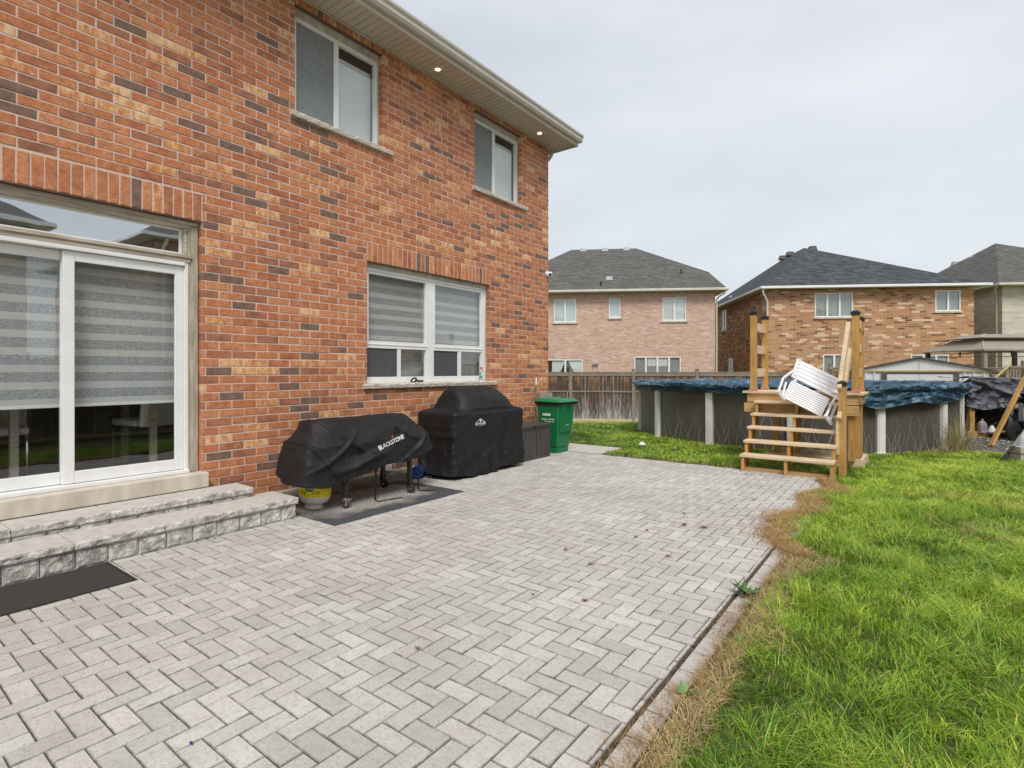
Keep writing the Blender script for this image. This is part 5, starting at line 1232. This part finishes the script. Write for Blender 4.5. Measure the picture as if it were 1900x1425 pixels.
cst = ramp(nt, noi(nt, v, 3.5, 6, .7), [(.38, (.035,.038,.045)), (.54, (.13,.14,.16)), (.68, (.34,.36,.39))]); nt.links.new(cst, p.inputs['Base Color']); p.inputs['Roughness'].default_value = .28; bump(nt, p, noi(nt, v, 9, 8, .75), .9, .04)
mb = MB(); vs = []; nx, nzz = 130, 90
for i in range(nx):
    for k in range(nzz):
        x = -.06+1.75*i/(nx-1); f = k/(nzz-1)
        if f < .3: y = .8-.86*(f/.3); z = 1.35-.04*x
        else: y = -.06-.04*(f-.3); z = 1.35-.04*x-(.66+.14*noise.noise(Vector((x*1.7, 0, 3)))-(.34*max(0, min(1, (x-.95)/.05))*(1 if x < 1.15 else .35)))*(f-.3)/.7
        q_ = Vector((x, y*.6, z)); w = .09*((1-abs(noise.noise(q_*2.1+Vector((2, 0, 0)))))**4-.4) + .045*((1-abs(noise.noise(Vector((x*5+z*4, y, z*5-x*3)))))**4-.4)+.02*noise.noise(q_*9)
        d_ = math.exp(-(((z-1.28)+.42*(x-.05))/.05)**2)*.07
        vs.append((x+w*.3-(.07*math.sin((z-.6)*3) if x < .05 else 0), y-(w+d_)*(1 if f > .3 else .2), z+(w*.5 if f < .3 else 0)))
mb.add(vs, [(i*nzz+k, (i+1)*nzz+k, (i+1)*nzz+k+1, i*nzz+k+1) for i in range(nx-1) for k in range(nzz-1)], 0, True)
o = mb.build('bench_tarp', m, None, fix=False); o.location = wb.location; o.rotation_euler = wb.rotation_euler
tag(o, 'crumpled grey-black plastic tarp draped over the wooden bench', 'tarp')
t = empty('washer_jug', 'clear plastic jug of pinkish liquid standing on the bench shelf', 'jug', plan(10.45, 12.05, .11), RK)
mb = MB(); mb.box(-.075, .075, -.05, .05, .0, .20); taper(mb, -.075, .075, -.05, .05, .2005, -.03, .03, -.025, .025, .27); mb.lathe([(.022, .2705), (.022, .31), (.001, .312)], n=14); mb.build('body', simple('mauve_liquid_jug', (.42,.30,.36), (.50,.42,.47), 9, .2, 0), t, .012)
t = MB(); t.lathe([(.001, 0), (.06, .0), (.085, .03), (.07, .08), (.045, .13), (.02, .17), (.001, .175)], n=20)
o = t.build('plastic_bag', M['white_plastic']); o.location = plan(10.62, 12.0, .11); tag(o, 'scrunched white plastic bag beside the pink jug', 'bag')
# wheelbarrow
wbw = empty('wheelbarrow', 'black wheelbarrow tipped under the bench with its wheel towards the lawn', 'wheelbarrow', plan(10.55, 11.55, 0), RK)
mb = MB(); c0 = Vector((.14, 0, .20)); ax = Vector((.25, -1, .0)).normalized()
mb.lathe([(.115, -.035), (.17, -.042), (.205, -.025), (.212, 0), (.205, .025), (.17, .042), (.115, .035)], c0, ax, 32); mb.build('tyre', M['rubber'], wbw)
mb = MB(); mb.lathe([(.001, -.03), (.04, -.035), (.045, -.012), (.115, -.018), (.115, .018), (.045, .012), (.04, .035), (.001, .03)], c0, ax, 24); mb.build('rim', M['blackmetal'], wbw)
mb = MB(); mb.tube([c0+ax*.05, (.36, .0, .24), (.10, .1, .60), (-.08, .1, .66), (-.10, .12, .74), (.0, .15, .80), (.5, .3, .78)], .016, 8); mb.tube([c0-ax*.05, (.42, .1, .22), (.34, .25, .62), (.3, .3, .74)], .016, 8); mb.build('frame', M['blackmetal'], wbw)
mb = MB(); mb.bar((.12, .1, .16), (.30, .22, .70), .07, .02, up=(0, 1, 0)); mb.bar((.34, .08, .16), (.48, .2, .78), .09, .02, up=(0, 1, 0)); mb.build('leg', simple('dull_grey_steel', (.12,.125,.14), None, 5, .4, .1), wbw)
mb = MB(); taper(mb, .35, .80, .0, .35, .14, .25, 1.0, -.08, .5, .42); mb.build('tray', M['blackmetal'], wbw, .02)
t = MB(); A = plan(9.36, 10.6, .02); Bp = plan(10.46, 11.05, 1.36); t.bar(A, Bp, .04, .10, up=(.6, -.8, .2)); tag(t.build('leaning_board', M['wz'], None, .004), 'brown wooden board leaning diagonally in front of the bench', 'board')
t = empty('garden_fork', 'black fork-like tool with a grey handle leaning at the right edge of the lawn', 'tool', (0, 0, 0))
A = plan(8.12, 8.95, .03); Bp = plan(8.75, 9.15, .62); mb = MB(); mb.tube([A.lerp(Bp, .32), Bp], .018, 8); mb.build('handle', M['wg'], t)
mb = MB(); mb.tube([A.lerp(Bp, .34), A.lerp(Bp, .16)], .026, 8)
for k in (-.05, -.02, .02, .05): mb.tube([A.lerp(Bp, .18)+Vector((.8*k*.6, .6*k*.6, 0)), A+Vector((.8*k, .6*k, -.01))], .009, 6)
mb.build('tines', M['rubber'], t)
t = empty('concrete_blocks', 'two stacked grey concrete blocks at the right edge of the lawn', 'blocks', plan(8.42, 8.95, 0), RK)
B('block', M['concrete_l'], t, (-.02, .40, 0, .2, .0, .12), bevel=.008); B('block', M['concrete_l'], t, (-.04, .42, -.02, .2, .123, .235), bevel=.008)
o = MB(); o.lathe([(.001, 0), (.17, 0), (.15, .10), (.10, .19), (.05, .23), (.001, .235)], n=24)
o = o.build('plastic_tub', simple('pale_bluish_plastic', (.62,.68,.74), None, 4, .4, .05)); o.location = plan(8.62, 9.05, .236); tag(o, 'pale bluish upturned tub on top of the concrete blocks', 'tub')

# ================================================================ GROUND
def P2(x, y): Z = -.6*(x-CAMX)+.8*y; X = .8*(x-CAMX)+.6*y; return X, Z
mb = MB(); vs = []; fs = []
xs = [-60, -30, -15] + [-10+.8*i for i in range(36)] + [22, 30, 45, 70, 100]; ys = [-30, -15, -8, -4] + [-3+.8*i for i in range(44)] + [36, 45, 60, 90, 130]
for x in xs:
    for y in ys: vs.append((x, y, gz(x, y)-.055))
ny = len(ys)
mb.add(vs, [(i*ny+k, (i+1)*ny+k, (i+1)*ny+k+1, i*ny+k+1) for i in range(len(xs)-1) for k in range(ny-1)], 0, True)
tag(mb.build('ground', M['grass_far'], None, fix=False), kind='structure')
# lawn soil surface, just above the ground sheet
def lawn_ok(x, y):
    if x < 5.0 and y < 8.70 and x > -.3: return False
    if -10 < x < .02 and y < 9.02: return False
    if x < 1.32 and y < 9.64 and y > 8.6 and x > 0: return False
    return True
nrm = np.random.RandomState(4)
LAT = nrm.rand(64, 64)
def pn(x, y, s):
    u = x*s+100.3; v_ = y*s+57.7; i = np.floor(u).astype(int); j = np.floor(v_).astype(int); f = u-i; g = v_-j; f = f*f*(3-2*f); g = g*g*(3-2*g)
    a = LAT[i % 64, j % 64]; b = LAT[(i+1) % 64, j % 64]; c = LAT[i % 64, (j+1) % 64]; d = LAT[(i+1) % 64, (j+1) % 64]
    return (a*(1-f)+b*f)*(1-g)+(c*(1-f)+d*f)*g
mb = MB()
for (x0, x1, y0, y1) in ((5.0, 9.55, -3, 8.69), (-10, -.0, 9.02, 30), (0.0, 1.3, 9.62, 30), (1.3, 9.55, 8.69, 30)):
    nx = max(1, int((x1-x0)/.6)); nyy = max(1, int((y1-y0)/.6)); vs = []
    for i in range(nx+1):
        for k in range(nyy+1): x = x0+(x1-x0)*i/nx; y = y0+(y1-y0)*k/nyy; vs.append((x, y, gz(x, y)-.012))
    mb.add(vs, [(i*(nyy+1)+k, (i+1)*(nyy+1)+k, (i+1)*(nyy+1)+k+1, i*(nyy+1)+k+1) for i in range(nx) for k in range(nyy)], 0, True)
tag(mb.build('lawn_soil', M['soil'], None, fix=False), kind='structure')
mb = MB(); pts = [plan(X, Z, .004) for X, Z in ((8.3, 10.0), (9.6, 9.4), (11.5, 9.7), (14, 12.4), (11, 13.6), (9.9, 12.6), (8.75, 11.0))]
mb.add(pts, [tuple(range(len(pts)))]); tag(mb.build('gravel_patch', M['gravel'], None), kind='structure')
# ================================================================ GRASS
def in_poly(x, y, poly):
    c = np.zeros(len(x), bool); n = len(poly)
    for i in range(n):
        (x1, y1), (x2, y2) = poly[i], poly[(i+1) % n]
        c ^= ((y1 > y) != (y2 > y)) & (x < (x2-x1)*(y-y1)/(y2-y1+1e-12)+x1)
    return c
PATCH = [(p.x, p.y) for p in pts]
def edge_x(y):                                                     # where the grass begins along the patio's right side
    return np.where(y < 4.9, 5.03, np.where(y < 5.6, 5.0-.25*np.clip((y-4.9)/.4, 0, 1), 4.78+.08*np.sin(y*5)+.10*np.clip((y-6.6)/1.5, 0, 1)))
def blades(name, rs, specs, mat):
    V, Cc, Fq, Ft = [], [], [], []; base = 0
    for (x, y, z, h, w, lean, az, col) in specs:
        n = len(x); dx, dy = np.cos(az), np.sin(az); tx, ty = -np.sin(az+rs.uniform(-.8, .8, n)), np.cos(az+rs.uniform(-.8, .8, n))
        P = np.zeros((n, 7, 3), np.float32)
        for k, (f, ww) in enumerate(((0, 1), (.36, .9), (.72, .6))):
            r = lean*h*f**1.7; zz = z+h*(f-.5*np.minimum(lean, 1.1)*f*f*.75)
            for s, q in ((-1, 0), (1, 1)):
                P[:, 2*k+q, 0] = x+dx*r+s*tx*w*ww/2; P[:, 2*k+q, 1] = y+dy*r+s*ty*w*ww/2; P[:, 2*k+q, 2] = zz
        P[:, 6, 0] = x+dx*lean*h; P[:, 6, 1] = y+dy*lean*h; P[:, 6, 2] = z+h*(1-.375*np.minimum(lean, 1.1))
        V.append(P.reshape(-1, 3)); Cc.append(np.repeat(col, 7, axis=0))
        b = base+np.arange(n)[:, None]*7
        Fq.append(np.concatenate([b+np.array([[0, 1, 3, 2]]), b+np.array([[2, 3, 5, 4]])], 0)); Ft.append(b+np.array([[4, 5, 6]])); base += n*7
    V = np.concatenate(V); Cc = np.concatenate(Cc); Fq = np.concatenate(Fq); Ft = np.concatenate(Ft)
    me = bpy.data.meshes.new(name); me.vertices.add(len(V)); me.vertices.foreach_set('co', V.ravel().astype(np.float32))
    nl = Fq.size+Ft.size; me.loops.add(nl); me.loops.foreach_set('vertex_index', np.concatenate([Fq.ravel(), Ft.ravel()]).astype(np.int32))
    me.polygons.add(len(Fq)+len(Ft)); st_ = np.concatenate([np.arange(len(Fq))*4, Fq.size+np.arange(len(Ft))*3]).astype(np.int32)
    me.polygons.foreach_set('loop_start', st_); me.materials.append(mat); me.update(calc_edges=True)
    at = me.attributes.new('Col', 'FLOAT_COLOR', 'POINT'); at.data.foreach_set('color', np.concatenate([Cc, np.ones((len(Cc), 1))], 1).astype(np.float32).ravel())
    o = bpy.data.objects.new(name, me); COL.objects.link(o); return o
def lawn():
    rs = np.random.RandomState(12); specs = []; straw = []
    for (Z0, Z1, dens, w, hh) in ((.9, 2.6, 9500, .0030, 1.0), (2.6, 4.2, 8000, .0034, 1.0), (4.2, 6.5, 5200, .0042, .95), (6.5, 9.5, 3000, .0058, .85), (9.5, 14, 1700, .0085, .8), (14, 21.6, 900, .013, .85)):
        mL = -.02 if Z0 > 6 else -.05; XA = mL*Z1; XB = 1.06*Z1; n = int(dens*(XB-XA)*(Z1-Z0))
        X = rs.uniform(XA, XB, n); Z = rs.uniform(Z0, Z1, n)
        x = CAMX+.8*X-.6*Z; y = .6*X+.8*Z
        k = (X/Z < 1.05) & (X/Z > -.05) & (x < 9.5)
        k &= ~((x < edge_x(y)) & (y < 8.74+.05*np.sin(x*9)) & (x > -.3)); k &= ~((x < .03) & (y < 9.05)); k &= ~((x > -.1) & (x < 1.30+.05*np.sin(y*20)) & (y < 9.6) & (y > 8))
        k &= (x-PC[0])**2+(y-PC[1])**2 > (PR+.02)**2
        k &= ~((x > 3.7) & (x < 4.97) & (y > 8.5) & (y < 8.80))
        k &= ~(in_poly(x, y, PATCH) & (rs.rand(n) > .035))
        X, Z, x, y = X[k], Z[k], x[k], y[k]; n = len(x)
        c1 = pn(x, y, .9); c2 = pn(x, y, 3.1); c3 = pn(x+9, y, 8.5); cl = pn(x+31, y+5, 1.9)
        # near the patio the grass is yellow straw and short
        de = np.where((y < 8.7), x-edge_x(y), np.where((x > 0) & (x < 4.8), (y-8.72)*1.0, 9)); wid = np.where(y < 3.1, -.03+.16*pn(x+3, y, 1.6), .03+.17*pn(x+3, y, 1.3)*(.4+1.2*pn(x+13, y, 5)))+np.where((y > 4.2) & (y < 6.4), .04, 0)
        wid = np.where(y > 8.7, .09, wid)
        sp = 1/(1+np.exp((de-wid)/.035)); is_s = rs.rand(n) < sp*.80
        thin = is_s & (rs.rand(n) < .25)
        bare = (pn(x+70, y+12, 1.2)*.6+pn(x, y+40, 4.0)*.4 < .24) & (rs.rand(n) < .6) & (Z < 9)
        h = (.045+.075*c1*c2*1.8+.07*np.maximum(0, cl-.55)*2+.03*c3)*hh*rs.uniform(.6, 1.25, n); h = h*.85; h = np.where(is_s, .035+.04*rs.rand(n), h); h = np.where(Z > 9, h*.8, h)
        az = pn(x, y, 1.15)*7+pn(x+50, y, 3.4)*8+pn(x+5, y+8, 8)*8+rs.normal(0, 1.15, n); lean = np.clip(.55+.9*c2+rs.normal(0, .3, n), .1, 1.6); lean = np.where(is_s, rs.uniform(.5, 1.6, n), lean)
        far = np.clip((Z-9)/4, 0, 1)
        g0 = np.array([.045, .135, .014]); g1 = np.array([.29, .50, .026]); g2 = np.array([.70, .80, .12]); sc_ = np.array([.74, .53, .26]); sb = np.array([.40, .23, .09])
        dk_ = np.clip((.47-pn(x+20, y+3, 1.1)*.6-pn(x+44, y, 2.7)*.4)*4, 0, 1)*np.where(x < 7.5, 1, .6)
        t = np.clip(.13-.34*dk_+.75*c1*.55+.50*cl*c2+.35*(c3-.5)+rs.normal(0, .27, n)+.24*np.clip((X-1.0)/6, -.3, 1)-.10*far, 0, 1)[:, None]
        col = np.where(t < .5, g0+(g1-g0)*t*2, g1+(g2-g1)*(t-.5)*2)
        s_ = rs.rand(n)[:, None]; col = np.where((is_s | (rs.rand(n) < .025) | bare & (rs.rand(n) < .5))[:, None], sb+(sc_-sb)*s_, col)
        ww = w*rs.uniform(.6, 1.4, n)*np.where(rs.rand(n) < .06, 1.9, 1); col = col*np.where(rs.rand(n) < .08, .55, 1)[:, None]
        keep = ~(thin | (bare & (rs.rand(n) < .35)))
        z = -.012 + np.array([gz(a, b) for a, b in zip(x[keep], y[keep])]) if Z0 > 9 else np.full(keep.sum(), -.012)
        specs.append((x[keep], y[keep], z, h[keep], ww[keep], lean[keep], az[keep], col[keep]))
    # long bright blades lying over the lawn near the camera
    n = 2600; x = rs.uniform(5.1, 9, n); y = rs.uniform(1, 7.5, n); cl = pn(x, y, 1.9); k = cl > .45; x, y = x[k], y[k]; n = len(x)
    az = pn(x, y, 1.15)*14+rs.normal(0, .3, n)
    specs.append((x, y, np.full(n, -.01), rs.uniform(.12, .2, n), np.full(n, .004), rs.uniform(.7, 1.5, n), az, np.array([.20, .36, .06])*rs.uniform(.7, 1.7, n)[:, None]))
    # loose straw lying on the paving by the edge
    n = 2600; y = rs.uniform(1.0, 8.6, n); d_ = np.abs(rs.normal(0, 1, n))*.035*(.3+1.3*(pn(y*0+3, y, 2.2) > .5)+1.6*((y > 4.7) & (y < 6.5))); x = edge_x(y)-d_-.02
    k = (x > 4.3); x, y, n = x[k], y[k], int(k.sum())
    specs.append((x, y, np.full(n, .002), rs.uniform(.03, .075, n), np.full(n, .0032), rs.uniform(1.3, 1.8, n), rs.uniform(0, 6.28, n), np.array([.46, .27, .11])*rs.uniform(.55, 1.3, n)[:, None]))
    # thatch of dead straw where the lawn creeps over the paving
    n = 19000; y = rs.uniform(4.85, 8.7, n); x = edge_x(y)+.05*(pn(y*0+2, y, 9)-.4)+.035*rs.normal(0, 1, n)+.20*rs.rand(n)**1.3*(.3+1.1*pn(y*0+8, y, 1.6)); k = (x < 5.3) & ~((x > 3.6) & (x < 5.0) & (y > 8.45)); x, y = x[k], y[k]; n = len(x)
    specs.append((x, y, np.full(n, -.001)+.012*rs.rand(n), rs.uniform(.03, .075, n), np.full(n, .0036), rs.uniform(1.2, 1.8, n), rs.uniform(0, 6.28, n), np.array([.80, .54, .25])*rs.uniform(.2, 1.3, n)[:, None]))
    n = 5500; y = rs.uniform(1.0, 4.9, n); x = 5.0+.30*rs.rand(n)*(.35+1.1*pn(y*0+8, y, 1.7))*np.where(y < 3.1, .4, 1); specs.append((x, y, np.full(n, -.004), rs.uniform(.03, .08, n), np.full(n, .003), rs.uniform(.8, 1.8, n), rs.uniform(0, 6.28, n), np.array([.82, .62, .33])*rs.uniform(.3, 1.2, n)[:, None]))
    # debris in the wide joint
    n = 2200; y = rs.uniform(1.0, 5.2, n); x = 4.875+rs.normal(0, .004, n)
    specs.append((x, y, np.full(n, -.012), rs.uniform(.01, .024, n), np.full(n, .003), rs.uniform(.5, 1.6, n), rs.uniform(0, 6.28, n), np.array([.30, .20, .11])*rs.uniform(.3, 1.3, n)[:, None]))
    # tall dry stalks beside the pool
    n = 420; a = rs.normal(0, .34, n); x = 6.42+a*.5+rs.normal(0, .05, n); y = 13.0+a*1.2+rs.normal(0, .12, n); k = (x-PC[0])**2+(y-PC[1])**2 > (PR+.09)**2; x, y = x[k], y[k]; n = len(x)
    specs.append((x, y, np.full(n, 0.0), rs.uniform(.2, .95, n)*np.exp(-((y-13)/.35)**2)+.15, np.full(n, .008), rs.uniform(.1, 1.0, n), rs.uniform(0, 6.28, n), np.array([.50, .42, .22])*rs.uniform(.45, 1.3, n)[:, None]))
    o = blades('lawn_grass', rs, specs, M['grass']); tag(o, 'long bright green grass with dry straw along the paving', 'grass', kind='stuff')
lawn()
# pebbles on the dark patch
mb = MB(); q = random.Random(8)
for _ in range(420):
    X = q.uniform(8.6, 12.6); Z = q.uniform(9.4, 12.3); p_ = plan(X, Z, .008); s = q.uniform(.006, .022)
    if not in_poly(np.array([p_.x]), np.array([p_.y]), PATCH)[0]: continue
    vs = [p_+Vector((s*cos(a)*q.uniform(.7, 1.3), s*sin(a)*q.uniform(.7, 1.3), 0)) for a in (0, 1.2, 2.4, 3.7, 5)]; top = p_+Vector((0, 0, s*.6))
    mb.add(vs+[top], [(i, (i+1) % 5, 5) for i in range(5)])
tag(mb.build('pebbles', M['white_paint'], None, fix=False), 'scattered white pebbles on the dark patch in front of the bench', 'pebbles', kind='stuff')
# ================================================================ LEAVES AND WEEDS
def leaf_mesh(L, W, lobes, col, seed, curl=.25):
    q = random.Random(seed); k = 14; vs = []; fs = []
    for i in range(k+1):
        f = i/k; env = sin(pi*min(1, f*1.02)**.8)*W/2; lob = (1+.55*lobes*sin(f*pi*7.0)) ; w = max(.0012, env*lob)
        x = L*f; z = .004+curl*L*.25*(f-.5)**2+.004*q.random()
        vs += [(x, -w, z+abs(w)*.5*curl), (x, 0, z), (x, w, z+abs(w)*.5*curl)]
    for i in range(k):
        for j in (0, 1): fs.append((3*i+j, 3*i+j+1, 3*i+j+4, 3*i+j+3))
    return vs, fs
leafmat = [simple('dry_oak_leaf_%d' % i, c, tuple(x*.6 for x in c), 30, .7, .2) for i, c in enumerate(((.36,.17,.07), (.30,.14,.06), (.44,.25,.11)))]
for m_ in leafmat: m_.name = 'dry_oak_leaf'
LV = [(4.245, 4.227, 'dry brown oak leaf near the straw at the patio edge, below the pale gap'), (4.045, 5.175, 'larger brown oak leaf, left one of the pair in the middle of the patio'), (4.227, 5.20, 'larger brown oak leaf, right one of the pair in the middle of the patio'),
      (3.825, 4.79, 'small brown oak leaf left of the middle pair'), (3.827, 4.546, 'small brown leaf on the middle of the patio, nearest the camera of its row'), (3.842, 3.699, 'small brown leaf alone near the centre of the patio'),
      (3.50, 3.881, 'small reddish leaf left of the centre of the patio'), (4.125, 3.084, 'brown oak leaf on the paving nearest the camera'), (3.469, 8.624, 'brown leaf by the far left corner of the deck stairs'),
      (3.866, 8.271, 'brown leaf just in front of the bottom stair of the deck'), (4.328, 6.665, 'brown leaf between the deck stairs and the straw edge'), (3.894, 5.60, 'pale brown leaf behind the pair in the middle of the patio')]
for i, (x, y, lab) in enumerate(LV):
    mb = MB(); L = random.Random(i).uniform(.055, .075)*(1.35 if i in (1, 2) else .9)
    for a, s in ((0, 1), (2.3, .55), (-2.1, .6)) if i in (1, 2, 3, 7) else ((0, 1),):
        vs, fs = leaf_mesh(L*s, L*s*.5, 1, 0, i, .5+.2*(i % 3)); Mx = Matrix.Rotation(a, 4, 'Z')
        mb.add([tuple(Mx @ (Vector(v_)-Vector((L*s*.4, 0, 0)))) for v_ in vs], fs, 0, True)
    o = mb.build('fallen_leaf', leafmat[i % 3], None, fix=False); o.location = (x, y, .003); o.rotation_euler = (0, 0, i*1.9); tag(o, lab, 'leaf', 'fallen oak leaves on the patio')
green = simple('weed_leaf', (.03,.10,.015), (.07,.17,.03), 14, .5, .2); green_l = simple('pale_weed_leaf', (.10,.22,.04), (.18,.32,.07), 14, .5, .2)
def weed(loc, n, L, W, mat, lob, label, up=.6, seed=0):
    t = empty('weed', label, 'weed', loc, 0, 'weeds along the paving'); q = random.Random(seed)
    for k in range(n):
        vs, fs = leaf_mesh(L*q.uniform(.6, 1.1), W*q.uniform(.7, 1.2), lob, 0, k, .5); mb = MB(); mb.M = Matrix.Rotation(q.uniform(0, 6.28), 4, 'Z') @ Matrix.Rotation(-q.uniform(.1, up), 4, 'Y'); mb.add(vs, fs, 0, True)
        mb.build('leaf', mat, t, fix=False)
weed((4.935, 3.80, .0), 16, .13, .035, green, 1, 'dark green toothed weed growing in the border joint at the patio edge', .9, 1)
weed((5.02, 3.62, .0), 8, .09, .03, green_l, .5, 'pale low weed just outside the edging next to the dark toothed weed', .6, 2)
weed((5.00, 2.45, .0), 3, .10, .055, green_l, .3, 'single broad-leaved dock weed by the edging near the camera', 1.2, 3)
weed((5.02, 5.02, .0), 7, .07, .025, green_l, .6, 'small pale weed where the border course disappears under straw', .5, 4)
weed((3.707, 2.017, .001), 5, .028, .012, green_l, .2, 'tiny green sprout in a joint on the near part of the patio', .4, 5)
weed((3.808, 2.961, .001), 4, .022, .010, green_l, .2, 'tiny green sprout in a joint near the centre of the patio', .4, 6)
weed((.86, 2.26, .001), 4, .03, .014, green_l, .2, 'tiny green sprout at the foot of the lower stone step', .8, 7)
mb = MB(); mb.add([(0, 0, .004), (.02, .003, .008), (.036, -.004, .004), (.022, -.010, .006)], [(0, 1, 2, 3)]); o = mb.build('plastic_scrap', M['blue_plastic'], None, fix=False); o.location = (3.51, .965, .001); tag(o, 'tiny blue plastic scrap on the paving near the camera', 'scrap')
mb = MB(); mb.lathe([(.001, 0), (.05, .0), (.07, .03), (.04, .07), (.001, .08)], n=9); o = mb.build('litter', M['white_plastic'], None); o.location = (1.55, 9.95, .03); tag(o, 'small crumpled white paper litter on the grass left of the pool', 'litter')
